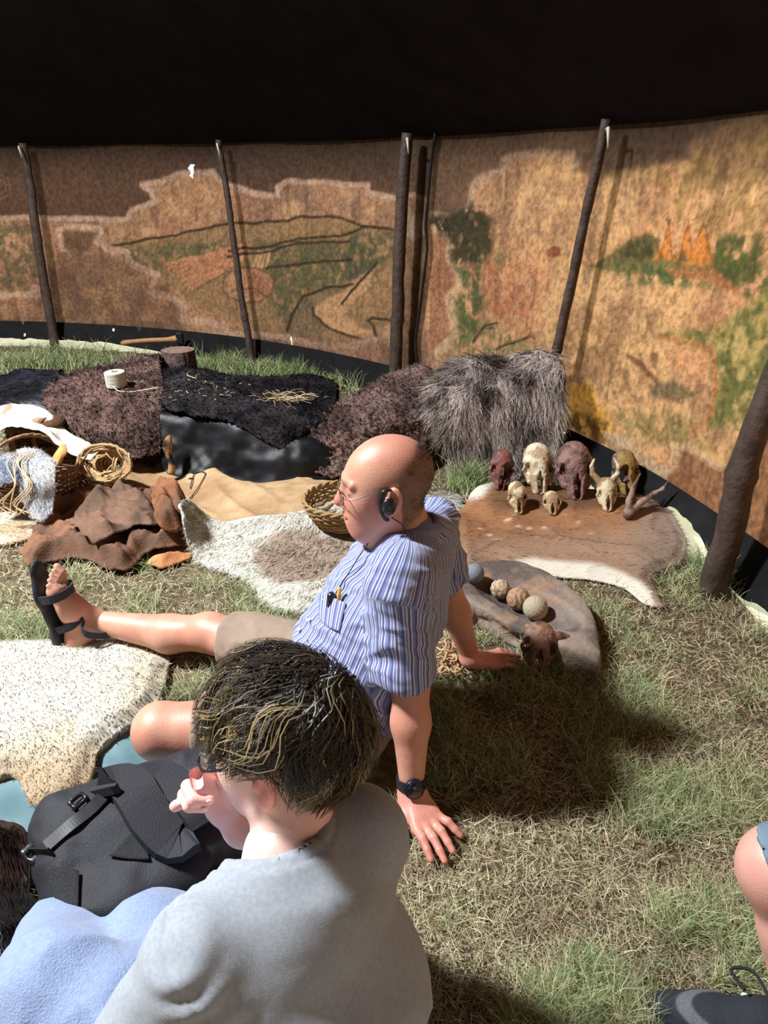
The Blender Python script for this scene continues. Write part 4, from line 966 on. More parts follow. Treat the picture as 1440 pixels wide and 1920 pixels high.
# far hand
g0, g1 = G(892, 1236), G(958, 1222); Fd2 = nrm(V3(g1[0] - g0[0], g1[1] - g0[1], 0)); T2 = nrm(np.cross(Fd2, U)); T2 = T2 if T2[1] > 0 else -T2
F = Field(W2 - V3(.12, .16, .075), W2 + V3(.26, .16, .10), .0034)
F.cap(W2, W2 + (E2 - W2) * .18, .0262, .029, k=.01)
flat_hand(F, W2 + V3(0, 0, -.004), Fd2, T2, U, ((3, 1), (0, 1.02), (-4, 1), (-8, 1)))
parts.append(F.mesh(1))
F = Field(HO - V3(.16, .15, .22), HO + V3(.20, .15, .14), .0027)
head_shape(F, HO, HMt, jaw=1.15, neck_to=NB + V3(-.005, 0, -.01), neck_r=.060)
F.at(HO, HMt); F.ell((.03, 0, -.085), (.04, .045, .032), k=.03); F.at()
hv, hf = F.mesh(1); nh0 = sum(len(p[0]) for p in parts); parts.append((hv, hf))
bv, bf = merge(parts)
c = skin_col(bv, (206, 152, 128), (196, 122, 104), 3)
q = (bv - HO) @ HMt
hd = np.arange(len(bv)) >= nh0
hairmask = sstep(.016, -.020, q[:, 2] - (.082 - .95 * (q[:, 0] + .055)) + .012 * (fbm(bv, 40, 2, 5) - .5)) * sstep(.034, .018, q[:, 0]) * sstep(-.075, -.035, q[:, 2] + .55 * (q[:, 0] + .07)) * hd
hairmask *= np.where((q[:, 2] < -.012) & (q[:, 0] > -.028), 0, 1)
hairmask *= np.where((np.abs(q[:, 1]) > .0775) & (((q[:, 0] + .012) / .026) ** 2 + ((q[:, 2] + .004) / .042) ** 2 < 1), 0, 1)
red = hd * sstep(.05, .10, q[:, 0]) * sstep(.03, -.02, q[:, 2]); c = mixc(c, CC((206, 120, 108)), red * .5)
lips = hd * sstep(.010, .004, np.abs(q[:, 2] + .063)) * sstep(.024, .018, np.abs(q[:, 1])) * sstep(.072, .080, q[:, 0]); c = mixc(c, CC((178, 96, 92)), lips * .6)
brow = hd * sstep(.007, .003, np.abs(q[:, 2] - .029)) * sstep(.050, .040, np.abs(q[:, 1])) * sstep(.008, .014, np.abs(q[:, 1])) * sstep(.07, .08, q[:, 0]); c = mixc(c, CC((150, 122, 104)), brow * .7)
eye = hd * sstep(.004, .0015, np.abs(q[:, 2] - .004)) * sstep(.016, .012, np.abs(np.abs(q[:, 1]) - .033)) * sstep(.076, .084, q[:, 0]); c = mixc(c, CC((84, 60, 54)), eye * .8)
hand = (bv[:, 2] < .10) & (bv[:, 0] > .02); c = mixc(c, CC((196, 118, 112)), hand * .45)
c = mixc(c, CC((112, 94, 84)), hairmask * .7)
mesh_obj('body', bv, bf, m_skin, man, col=c)
r_ = np.random.default_rng(8)
kf = hf[(hairmask[nh0:][hf].mean(1) > .5)]
fur('cropped_hair', hv, kf, 7000, .008, .0012, two((96, 82, 76), (160, 146, 136), 30, 3), m_hair, man, comb=lambda p: np.tile(HMt @ V3(-.5, 0, -1), (len(p), 1)), lie=.5, curl=.1, jitter=.35, seg=2, seed=77)

# striped shirt
def stripes_mat():
    m = bpy.data.materials.new('striped_cotton'); m.use_nodes = True; n = m.node_tree.nodes; l = m.node_tree.links; b = n['Principled BSDF']
    b.inputs['Roughness'].default_value = .85; b.inputs['Specular IOR Level'].default_value = .15; b.inputs['Sheen Weight'].default_value = .1
    a = n.new('ShaderNodeAttribute'); a.attribute_name = 'stripe'
    d = n.new('ShaderNodeMath'); d.operation = 'DIVIDE'; d.inputs[1].default_value = .026; l.new(a.outputs['Fac'], d.inputs[0])
    fr = n.new('ShaderNodeMath'); fr.operation = 'FRACT'; l.new(d.outputs[0], fr.inputs[0])
    cr = n.new('ShaderNodeValToRGB'); cr.color_ramp.interpolation = 'LINEAR'; l.new(fr.outputs[0], cr.inputs[0])
    blue, dark, white = (*srgb(122, 134, 182), 1), (*srgb(96, 98, 140), 1), (*srgb(206, 208, 224), 1)
    st = [(0, blue), (.16, blue), (.20, white), (.25, white), (.29, dark), (.43, dark), (.47, white), (.52, white), (.56, blue), (.68, blue), (.71, white), (.75, white), (.79, dark), (.93, dark), (1, blue)]
    e = cr.color_ramp.elements; e[0].position, e[0].color = st[0]; e[1].position, e[1].color = st[-1]
    for p, cc in st[1:-1]: x = e.new(p); x.color = cc
    nz = n.new('ShaderNodeTexNoise'); nz.inputs['Scale'].default_value = 500; bp = n.new('ShaderNodeBump'); bp.inputs['Strength'].default_value = .15; bp.inputs['Distance'].default_value = .003
    tc = n.new('ShaderNodeTexCoord'); l.new(tc.outputs['Object'], nz.inputs['Vector']); l.new(nz.outputs['Fac'], bp.inputs['Height']); l.new(bp.outputs[0], b.inputs['Normal'])
    l.new(cr.outputs['Color'], b.inputs['Base Color']); return m
m_shirt = stripes_mat()
def crease(v, n, amp, sc, seed, ax):
    q = v @ np.asarray(ax).T; q = q + .02 * np.stack([fbm(v, 12, 2, seed + k) - .5 for k in range(3)], -1)
    a = fbm(q, sc, 3, seed); return amp * ((1 - np.abs(2 * a - 1) * 2.4).clip(0, 1) - .35)
F = Field((-.36, 1.28, .0), (.34, 2.02, .66), .0056)
SE1 = S1 + (E1 - S1) * .86 + V3(-.012, -.004, 0); SE2 = S2 + (E2 - S2) * .8
F.cap(S1, SE1, .066, .068, k=.03); F.cap(S2, SE2, .062, .064, k=.03)
d1, d2 = nrm(SE1 - S1), nrm(SE2 - S2)
F.box(SE1 + d1 * .068, (.11, .11, .05), 0, frame(V3(1, 0, 0), d1) , k=.003, op='s'); F.box(SE2 + d2 * .066, (.11, .11, .05), 0, frame(V3(1, 0, 0), d2), k=.003, op='s')
F.cap(SE1 - d1 * .01, SE1 + d1 * .1, .058, .060, k=.003, op='s'); F.cap(SE2 - d2 * .01, SE2 + d2 * .1, .054, .058, k=.003, op='s')
F.cap((-.085, 1.60, .135), (-.065, 1.60, .25), .150, .152, k=.03, sq=((0, 1, 0), 1.30)); F.cap((-.065, 1.60, .25), (.012, 1.62, .40), .152, .138, k=.03, sq=((0, 1, 0), 1.36)); F.cap((.012, 1.62, .40), (.052, 1.62, .49), .138, .098, k=.03, sq=((0, 1, 0), 1.5))
F.cap(S1 + V3(.004, .01, 0), S2 - V3(0, .03, 0), .066, .062, k=.05); F.cap((.05, 1.62, .50), NB, .09, .066, k=.04)
F.cap((-.20, 1.64, .215), (-.12, 1.60, .20), .045, .11, k=.05, sq=((0, 1, 0), 1.6))
# hem plane and lap
F.cap(HP2 + V3(-.02, .02, -.02), K2 + V3(0, 0, -.01), .088, .068, k=.004, op='s'); F.cap(HP1 + V3(-.04, .0, -.02), K1 + V3(0, 0, -.01), .092, .072, k=.004, op='s')
F.plane((-.10, 1.6, .062), (-.42, 0, -1)); F.plane((-.275, 1.6, .2), (-1, 0, -.12))
ax = [[1, 0, .5], [0, 1, 0], [0, 0, .45]]
sv, sf = F.mesh(2, lambda v, n: crease(v, n, .0130, 9, 4, [[.6, .5, .9], [-.3, .5, .2], [.2, 0, .35]]) + crease(v, n, .0065, 20, 14, [[.3, .6, .9], [-.3, .3, .2], [.1, 0, .3]]) + .006 * (fbm(v, 7, 2, 8) - .5))
# stripe coordinate: along the torso, and around the sleeves
axd = nrm(V3(.15, 0, .42)); pc = V3(-.06, 1.61, .25); w = sv - pc; side = np.cross(axd, V3(0, 1, 0))
aa = w @ V3(0, 1, 0); bb = w @ side; st = np.arctan2(bb * 1.25, aa) * .18
def sleeve_u(S, d): 
    x = sv - S; along = x @ d; pr = x - along[:, None] * d; a, b = frame_of(d, V3(0, 1, 0)); return np.arctan2(pr @ b, pr @ a) * .066, along, np.linalg.norm(pr, axis=1)
for S, d, sgn in ((S1, d1, -1), (S2, d2, 1)):
    u, al, rr = sleeve_u(S, d); ms = (al > .012) & (rr < .082) & (al < .4) & ((sv[:, 1] - 1.62) * sgn > .135 - .15 * (al - .02).clip(0)); st = np.where(ms, u, st)
st = st + .012 * (fbm(sv, 9, 2, 4) - .5)
shirt = mesh_obj('shirt', sv, sf, m_shirt, man, attrs={'stripe': st})
# collar
ca = np.linspace(.35, 2 * math.pi - .35, 40); cfw = nrm(V3(-1, 0, -.42)); cl = V3(0, 1, 0); cu = np.cross(cfw, cl); cu = cu if cu[2] > 0 else -cu
CO = NB + V3(-.004, 0, .018)
rows = []
for h, rr in ((-.012, .073), (.006, .070), (.020, .068), (.022, .073), (.006, .083), (-.014, .094)):
    low = .026 * (np.cos(ca) + 1) / 2
    rows.append(CO + (np.cos(ca) * rr * 1.02)[:, None] * cfw + (np.sin(ca) * rr)[:, None] * cl + (h - low * 1.0)[:, None] * cu)
gcol = np.array(rows); cv2, cf2 = solidify(gcol.reshape(-1, 3), grid_faces(6, 40)[:, ::-1].copy(), .003)
sc2 = np.tile(np.tile(ca * .085, 6), 2)
mesh_obj('collar', cv2, cf2, m_shirt, shirt, attrs={'stripe': sc2})
# chest pocket flap, pen, microphone, buttons
def surf(v, px, py, near=30):
    u, w = proj(v); k = np.hypot(u - px, w - py); i = np.where(k < max(k.min() + 2.5, 4))[0]; return v[i[np.argmin((v[i, 1] * cP - (v[i, 2] - CAM_H) * sP))]]
pk = [surf(sv, x, y) for x, y in ((601, 1112), (625, 1118), (648, 1130))]; pk2 = [surf(sv, x, y) for x, y in ((598, 1160), (614, 1175), (634, 1186))]
off = V3(-.004, -.004, .004); pg = loft(np.array([[p + off for p in pk], [(a + b) / 2 + off for a, b in zip(pk, pk2)], [p + off * .7 for p in pk2]]), 12, 12)
pv, pf = solidify(pg.reshape(-1, 3), grid_faces(12, 12), .003); mesh_obj('pocket', pv, pf, m_shirt, shirt, attrs={'stripe': np.tile(np.tile(np.linspace(0, .07, 12), 12), 2)})
p0 = surf(sv, 636, 1122); mesh_obj('pen', *tube_vf([p0 + V3(-.006, -.008, -.02), p0 + V3(-.002, -.008, .03)], .0042, 8), mat('yellow_plastic', srgb(224, 160, 40), .35), shirt)
p0 = surf(sv, 622, 1120); mesh_obj('receiver', *tube_vf([p0 + V3(-.006, -.006, -.02), p0 + V3(-.004, -.006, .006), p0 + V3(-.004, -.006, .014)], [.011, .011, .006], 10), mat('black_plastic', (.012, .012, .014), .3, spec=.5), shirt)
m_blackp = MATS['black_plastic']
m_button = mat('pearl_button', srgb(222, 222, 232), .3)
for x, y in ((578, 1165), (553, 1204), (560, 1180)):
    p0 = surf(sv, x, y) + V3(-.002, -.003, .003); mesh_obj('button', *tube_vf([p0, p0 + V3(-.001, -.002, .003)], .0052, 10), m_button, shirt)
# shorts
F = Field((-.62, 1.26, .0), (.06, 1.90, .30), .006)
H1 = HP1 + (K1 - HP1) * .80; H2 = HP2 + (K2 - HP2) * .80
F.cap((-.09, 1.52, .12), (-.09, 1.69, .12), .115, .115, k=.03); F.cap(HP1, K1 + (K1 - HP1) * .1, .108, .088, k=.04); F.cap(HP2, K2 + (K2 - HP2) * .1, .104, .084, k=.04)
e1, e2 = nrm(K1 - HP1), nrm(K2 - HP2)
F.box(H1 + e1 * .10, (.13, .13, .10), 0, frame(V3(0, .3, 1), e1), k=.003, op='s'); F.box(H2 + e2 * .10, (.14, .13, .10), 0, frame(V3(0, .3, 1), e2), k=.003, op='s')
F.cap(H1 - e1 * .02, H1 + e1 * .1, .079, .074, k=.003, op='s'); F.cap(H2 - e2 * .02, H2 + e2 * .1, .072, .068, k=.003, op='s')
tv, tf = F.mesh(2, lambda v, n: crease(v, n, .008, 10, 21, [[.9, .3, 0], [-.2, .6, .4], [0, .3, .5]]) + .006 * (fbm(v, 8, 2, 8) - .5))
sh = mesh_obj('shorts', tv, tf, mat('taupe_cotton', srgb(150, 130, 114), .85, var=.08, vscale=60, bump=.25, bscale=350, spec=.12), man)
for Hh, e, rr in ((H1, e1, .0935), (H2, e2, .089)):
    a, b = frame_of(e); an = np.linspace(0, 2 * math.pi, 48, endpoint=False)
    ring = [Hh - e * .012 + rr * (a * math.cos(t) + b * math.sin(t)) for t in an]; 
# sandal
m_rubber = mat('black_rubber', srgb(34, 36, 42), .55, var=.2, vscale=60, bump=.3, bscale=120, spec=.35)
m_strap = mat('dark_strap', srgb(62, 60, 72), .85, var=.5, vscale=220, bump=.5, bscale=400)
sd = thing_part = None
F = Field(HE - V3(.16, .12, .06), HE + V3(.14, .14, .34), .004)
out = [(-.045, 0, .044), (.03, -.004, .043), (.10, .002, .043), (.17, .006, .050), (.235, .000, .036)]
for i in range(len(out) - 1):
    a, b = out[i], out[i + 1]; F.cap(L(a[0], a[1], .046), L(b[0], b[1], .046 + (.004 if i == 3 else 0)), a[2], b[2], k=.02, sq=(FS, .34))
F.cap(L(-.035, 0, .056), L(.03, 0, .056), .042, .040, k=.01, sq=(FS, .40))
zv, zf = F.mesh(2); n_ = vnormals(zv, zf)
sole = mesh_obj('sandal_sole', zv, zf, m_rubber, man)
def band(pts, w, th, name, parent, m, up):
    g = spline(pts, 26); t = nrm(np.gradient(g, axis=0)); out = []
    for i in range(26):
        s_ = up[i * (len(up) - 1) // 25] if isinstance(up, list) else up; s_ = nrm(s_ - t[i] * (s_ @ t[i])); n = np.cross(t[i], s_)
        out.append([g[i] - s_ * w / 2 - n * th / 2, g[i] + s_ * w / 2 - n * th / 2, g[i] + s_ * w / 2 + n * th / 2, g[i] - s_ * w / 2 + n * th / 2])
    v = np.array(out).reshape(-1, 3); f = []
    for i in range(25):
        for j in range(4): f.append([i * 4 + j, i * 4 + (j + 1) % 4, i * 4 + 4 + (j + 1) % 4, i * 4 + 4 + j])
    f += [[3, 2, 1, 0], [100, 101, 102, 103]]
    return mesh_obj(name, v, f, m, parent, smooth=False)
band([L(.165, -.052, .04), L(.165, -.050, .0), L(.165, -.02, -.028), L(.165, .02, -.026), L(.165, .05, .0), L(.165, .054, .04)], .026, .005, 'toe_strap', sole, m_strap, FT)
ank = AN2 + (L(0, 0, 0) - AN2) * .2
band([L(.055, -.04, .03), L(.065, -.036, -.02), L(.088, 0, -.05), L(.065, .036, -.02), L(.055, .04, .03)], .024, .005, 'ankle_strap', sole, m_strap, FT)
band([L(.08, 0, -.048), L(.055, -.036, -.05), L(.03, -.038, -.07), L(.012, 0, -.05) + V3(.06, 0, 0), L(.03, .038, -.07), L(.055, .036, -.05), L(.08, 0, -.048)], .02, .005, 'heel_strap', sole, m_strap, FT)
band([L(.15, -.046, .0), L(.11, -.044, .0), L(.06, -.042, -.004)], .014, .004, 'side_strap', sole, m_strap, -FS)
# watch
wd = nrm(E1 - W1); wc = W1 + wd * .022; a, b = frame_of(wd, V3(0, -1, 0)); an = np.linspace(0, 2 * math.pi, 36)
wv = []
for t in an: 
    rr = .031; wv.append([wc + (a * math.cos(t) + b * math.sin(t)) * rr + wd * s_ * .011 for s_ in (-1, 1)] + [wc + (a * math.cos(t) + b * math.sin(t)) * (rr + .004) + wd * s_ * .011 for s_ in (1, -1)])
wv = np.array(wv).reshape(-1, 3); wf = []
for i in range(35):
    for j in range(4): wf.append([i * 4 + j, i * 4 + (j + 1) % 4, i * 4 + 4 + (j + 1) % 4, i * 4 + 4 + j])
watch = mesh_obj('watch_band', wv, wf, m_rubber, man, smooth=False)
face_n = nrm(V3(.10, -.75, .55)); face_n = nrm(face_n - wd * (face_n @ wd)); fc = wc + face_n * .031
mesh_obj('watch_case', *tube_vf([fc, fc + face_n * .009, fc + face_n * .011], [.0225, .0225, .0195], 28), mat('dark_steel', srgb(38, 40, 46), .3, metal=.6), watch)
mesh_obj('watch_glass', *tube_vf([fc + face_n * .0105, fc + face_n * .0118], [.0185, .018], 28), mat('dark_glass', (.006, .007, .009), .06, spec=.6), watch)
# glasses
def glass_mat():
    m = bpy.data.materials.new('lens'); m.use_nodes = True; n = m.node_tree.nodes; l = m.node_tree.links; n.remove(n['Principled BSDF'])
    t = n.new('ShaderNodeBsdfTransparent'); t.inputs[0].default_value = (.93, .95, .97, 1); g = n.new('ShaderNodeBsdfGlossy'); g.inputs['Roughness'].default_value = .05
    x = n.new('ShaderNodeMixShader'); x.inputs[0].default_value = .10; l.new(t.outputs[0], x.inputs[1]); l.new(g.outputs[0], x.inputs[2]); l.new(x.outputs[0], n['Material Output'].inputs[0]); return m
m_lens = glass_mat(); m_wire = mat('grey_wire', srgb(120, 112, 108), .3, metal=.9)
def glasses(parent, O, M, m_fr, wr=.0012, temple_to=(-.012, .083, .022), drop=-.004, hw=.024, hh=.0155, fx=.104):
    Lh = lambda a, b, c: O + M @ V3(a, b, c); mb = []
    an = np.linspace(0, 2 * math.pi, 33); 
    root = None
    for s in (-1, 1):
        sup = lambda t: (np.sign(math.cos(t)) * abs(math.cos(t)) ** .6, np.sign(math.sin(t)) * abs(math.sin(t)) ** .6)
        pts = [Lh(fx - .006 * (sup(t)[0] * s > .3), s * .033 + hw * sup(t)[0], drop + hh * sup(t)[1]) for t in an]
        r = mesh_obj('rim', *tube_vf(pts, wr, 6, cap=False), m_fr, root or parent)
        if root is None: root = r
        lv = np.array(pts[:-1] + [Lh(fx + .001, s * .033, drop)]); lf = [[i, (i + 1) % 32, 32] for i in range(32)]
        mesh_obj('lens', lv, lf, m_lens, root)
        mesh_obj('temple', *tube_vf(spline([Lh(fx - .003, s * .058, drop + .008), Lh(fx - .03, s * .078, drop + .012), Lh(.02, s * .082, temple_to[2] + .002), Lh(temple_to[0], s * temple_to[1], temple_to[2]), Lh(temple_to[0] - .02, s * (temple_to[1] - .002), temple_to[2] - .02)], 20), wr * 1.1, 6), m_fr, root)
    mesh_obj('bridge', *tube_vf(spline([Lh(fx, -.010, drop + .004), Lh(fx + .004, 0, drop + .007), Lh(fx, .010, drop + .004)], 8), wr, 6), m_fr, root)
glasses(man, HO, HMt, m_wire)
# ear-hook headset
Lh = lambda a, b, c: HO + HMt @ V3(a, b, c)
hk = mesh_obj('headset', *tube_vf(spline([Lh(-.006, .087, .026), Lh(.010, .088, .024), Lh(.018, .087, .004), Lh(.018, .085, -.022), Lh(.010, .083, -.044), Lh(.002, .083, -.046)], 24), np.interp(np.linspace(0, 1, 24), [0, .3, .7, 1], [.003, .0055, .0045, .003]), 8), m_blackp, man)
F = Field(Lh(.004, .094, -.012) - .04, Lh(.004, .094, -.012) + .04, .0016); F.ell(Lh(.002, .094, -.010), (.016, .010, .020), HMt, k=.004); F.ell(Lh(.002, .101, -.012), (.012, .006, .013), HMt, k=.003)
mesh_obj('ear_bud', *F.mesh(1), m_blackp, hk)
pcord = [Lh(-.004, .085, -.040), Lh(-.03, .078, -.07), Lh(-.02, .088, -.105), surf(sv, 700, 1010) + V3(0, -.004, .006), surf(sv, 655, 1075) + V3(-.004, -.006, .004), surf(sv, 630, 1112) + V3(-.004, -.006, .004)]
mesh_obj('cord', *tube_vf(spline(pcord, 40), .0014, 5), m_blackp, hk)
for p_ in ((-.12, 1.6, .26), (-.3, 1.5, .14), (-.35, 1.75, .1)): cover_disc(p_, p_[2])
# ------------------------------------------------------------------ seated boy in the foreground
boy = thing('person', 'wavy-haired youth in grey t-shirt seen from behind, chin on hand', 'person', (-.12, .68, 0))
BO = V3(-.142, .855, .612); BMt = frame((-.95, .30, -.14))
bf_ = nrm(V3(-.8, .6, 0)); bl = nrm(V3(-.6, -.8, 0))
BN = V3(-.138, .772, .492)
BS1, BS2 = V3(-.232, .640, .452), V3(-.036, .842, .452)
BE1 = V3(-.335, .615, .26); BW1 = V3(-.42, .72, .16)
BE2 = V3(-.13, .99, .25); BW2 = D(452, 1556, .915)
BH = V3(-.09, .66, .12)
parts = []
F = Field((-.62, .50, .0), (.10, 1.10, .62), .0060)
F.cap(BH, (-.12, .71, .40), .10, .10, k=.02, sq=(bl, 1.4)); F.cap(BS1 - bl * .02, BS2 + bl * .02, .048, .048, k=.03); F.cap(V3(-.125, .72, .42), BN, .07, .056, k=.03)
for S, E, W in ((BS1, BE1, BW1), (BS2, BE2, BW2)):
    F.cap(S, E, .045, .038, k=.015); F.cap(E, E + (W - E) * .35, .039, .038, k=.015); F.cap(E + (W - E) * .35, W, .038, .025, k=.02)
parts.append(F.mesh(1))
F = Field(D(330, 1560, .8) - V3(.03, .05, .14), D(460, 1430, .95) + V3(.14, .10, .05), .0028)
P_ = lambda *a: D(*a)
F.cap(BW2, BW2 + (BE2 - BW2) * .25, .0252, .029, k=.01)
F.cap(BW2, P_(412, 1515, .910), .0245, .021, k=.015); F.cap(P_(420, 1505, .905), P_(402, 1474, .90), .021, .016, k=.015); F.cap(P_(414, 1525, .905), P_(392, 1508, .89), .017, .013, k=.012)
for pts, r0, r1 in (([P_(402, 1462, .90), P_(366, 1446, .875), P_(370, 1470, .85)], .0108, .0092), ([P_(402, 1478, .90), P_(352, 1474, .87), P_(362, 1500, .838), P_(392, 1500, .842)], .0108, .0082),
                    ([P_(400, 1494, .90), P_(345, 1490, .87), P_(354, 1512, .838), P_(382, 1514, .842)], .0105, .008), ([P_(402, 1512, .90), P_(352, 1500, .865), P_(328, 1512, .85)], .0102, .0085),
                    ([P_(430, 1500, .90), P_(424, 1462, .885), P_(412, 1440, .87)], .014, .0105)):
    F.path(pts, np.linspace(r0, r1, len(pts)), k=.0025)
hv2, hf2 = F.mesh(1); nf0 = len(parts[0][0]); parts.append((hv2, hf2)); nb0 = nf0 + len(hv2)
F = Field(BO - V3(.19, .16, .20), BO + V3(.17, .16, .14), .0032)
head_shape(F, BO, BMt, jaw=.95, neck_to=BN + V3(.0, -.004, -.02), neck_r=.052, young=True)
parts.append(F.mesh(1)); yv, yf = merge(parts)
c = skin_col(yv, (236, 196, 184), (232, 178, 168), 5); q = (yv - BO) @ BMt; hd = np.arange(len(yv)) >= nb0
ear = hd * (np.abs(q[:, 1]) > .078) * sstep(.03, .02, np.abs(q[:, 0] + .01)) * sstep(.045, .03, np.abs(q[:, 2])); c = mixc(c, CC((232, 140, 128)), ear * .7)
fin = (np.arange(len(yv)) >= nf0) & ~hd; c = mixc(c, CC((236, 172, 166)), fin * .5)
mesh_obj('body', yv, yf, m_skin, boy, col=c)
nails = [P_(393, 1503, .834), P_(383, 1517, .834)]
for p_ in nails:
    F = Field(p_ - .015, p_ + .015, .0012); F.ell(p_, (.005, .0022, .0042), k=.001); mesh_obj('fingernail', *F.mesh(1), mat('nail', srgb(244, 206, 200), .25, spec=.5), boy)
# t-shirt
F = Field((-.48, .38, .05), (.16, 1.08, .62), .006)
SB1 = BS1 + (BE1 - BS1) * 1.15; SB2 = BS2 + (BE2 - BS2) * .8; d1b, d2b = nrm(SB1 - BS1), nrm(SB2 - BS2)
F.cap(BS1 + V3(0, 0, -.002), SB1, .066, .074, k=.03); F.cap(BS2, SB2, .062, .068, k=.03)
F.box(SB1 + d1b * .05, (.12, .12, .045), 0, frame(V3(1, 0, .2), d1b), k=.003, op='s'); F.cap(SB1 - d1b * .03, SB1 + d1b * .1, .066, .07, k=.003, op='s')
F.box(SB2 + d2b * .05, (.12, .12, .045), 0, frame(V3(1, 0, .2), d2b), k=.003, op='s'); F.cap(SB2 - d2b * .03, SB2 + d2b * .1, .06, .064, k=.003, op='s')
F.cap((-.10, .67, .06), (-.108, .68, .28), .138, .142, k=.03, sq=(bl, 1.45)); F.cap((-.108, .68, .28), (-.124, .715, .40), .142, .112, k=.03, sq=(bl, 1.5))
F.cap(BS1 - bl * .01, BS2 + bl * .01, .062, .060, k=.05); F.cap((-.128, .73, .44), BN + V3(0, 0, -.012), .085, .062, k=.05)
F.at(); F.cap(BN + V3(-.012, .012, -.03), BN + V3(-.02, .03, .08), .060, .075, k=.006, op='s')
F.plane((-.1, .66, .075), (0, 0, -1))
na0, na1 = BN + V3(-.012, .012, -.03), BN + V3(-.02, .03, .08); nad = nrm(na1 - na0)
def neck_d(v): x = v - na0; al = x @ nad; return np.linalg.norm(x - al[:, None] * nad, axis=1) - (.060 + .13 * al.clip(0)), al
def boy_fold(v, n):
    nd, al_ = neck_d(v); ca_ = np.arctan2(v[:, 1] - BN[1], v[:, 0] - BN[0]); bandm = sstep(.022, .017, nd) * (al_ > -.02)
    o = crease(v, n, .009, 7, 31, [[.5, .6, .5], [-.5, .3, .3], [.2, -.2, .35]]) + .010 * (fbm(v, 5, 2, 8) - .5)
    sd_ = v - (BS1 + V3(.03, .03, 0)); al = np.abs(sd_ @ nrm(V3(-.75, -.05, -.66)) - .004)
    near = sstep(.30, .12, np.linalg.norm(v - BS1, axis=1)); pk_ = np.sin((v @ V3(.3, .3, -1)) * 210 + 5 * fbm(v, 9, 2, 3)) * .0035 * np.exp(-(al / .03) ** 2)
    return o * (1 - bandm) + bandm * (.0045 + .0008 * np.sin(ca_ * 60)) - .003 * np.exp(-((nd - .020) / .002) ** 2) + (1 - bandm) * near * (pk_ - .004 * np.exp(-(al / .004) ** 2))
tv, tf = F.mesh(2, boy_fold)
m_tee = mat('grey_marl_jersey', srgb(156, 162, 170), .9, var=.12, vscale=170, bump=.12, bscale=600, spec=.1, sheen=.15)
tee = mesh_obj('t_shirt', tv, tf, m_tee, boy)
# joggers
F = Field((-.66, .44, .0), (.06, 1.16, .36), .0075)
BK1, BK2 = V3(-.50, .765, .215), V3(-.40, .96, .075)
F.cap((-.14, .60, .12), (-.04, .73, .12), .12, .12, k=.03); F.cap((-.15, .61, .13), BK1, .112, .088, k=.04); F.cap((-.08, .74, .12), BK2, .10, .068, k=.04)
F.cap(BK1, V3(-.60, .97, .07), .084, .062, k=.03); F.cap(BK2, V3(-.22, 1.0, .05), .062, .048, k=.03); F.cap((-.26, .70, .16), (-.42, .90, .10), .10, .085, k=.06)
F.plane((0, 0, .008), (0, 0, -1))
jv, jf = F.mesh(2, lambda v, n: crease(v, n, .010, 8, 41, [[.8, .4, .1], [-.3, .6, .3], [.2, -.2, .5]]) + .012 * (fbm(v, 6, 2, 8) - .5))
jog = mesh_obj('joggers', jv, jf, mat('blue_grey_fleece', srgb(140, 156, 190), .92, var=.12, vscale=120, bump=.35, bscale=300, spec=.1, sheen=.25), boy)
# glasses
glasses(boy, BO, BMt, mat('black_frame', (.012, .012, .014), .35, spec=.5), wr=.0016, fx=.108, hw=.025, hh=.017)
# hair: dark cap plus wavy strands with blond streaks colouring in dyed tips and caught light
Lb = lambda a, b, c: BO + BMt @ V3(a, b, c)
HR = np.array([.103, .086, .092]); HCn = V3(-.018, .002, .042)
F = Field(BO - V3(.20, .20, .14), BO + V3(.20, .20, .18), .006); F.at(BO, BMt)
F.ell(HCn, HR - .010, k=.01); F.ell((-.056, 0, -.008), (.050, .066, .062), k=.03)
F.ell((.085, 0, -.035), (.062, .2, .075), k=.02, op='s'); 
for s in (-1, 1): F.ell((.008, s * .10, -.03), (.062, .045, .048), k=.012, op='s')
F.at(); cv, cf = F.mesh(1)
m_boyhair = mat('boy_hair', attr='Col', rough=.45, spec=.35)
cap_o = mesh_obj('hair', cv, cf, mat('hair_underside', srgb(30, 25, 22), .8), boy)
r = np.random.default_rng(21); NL = 1150; per = 13
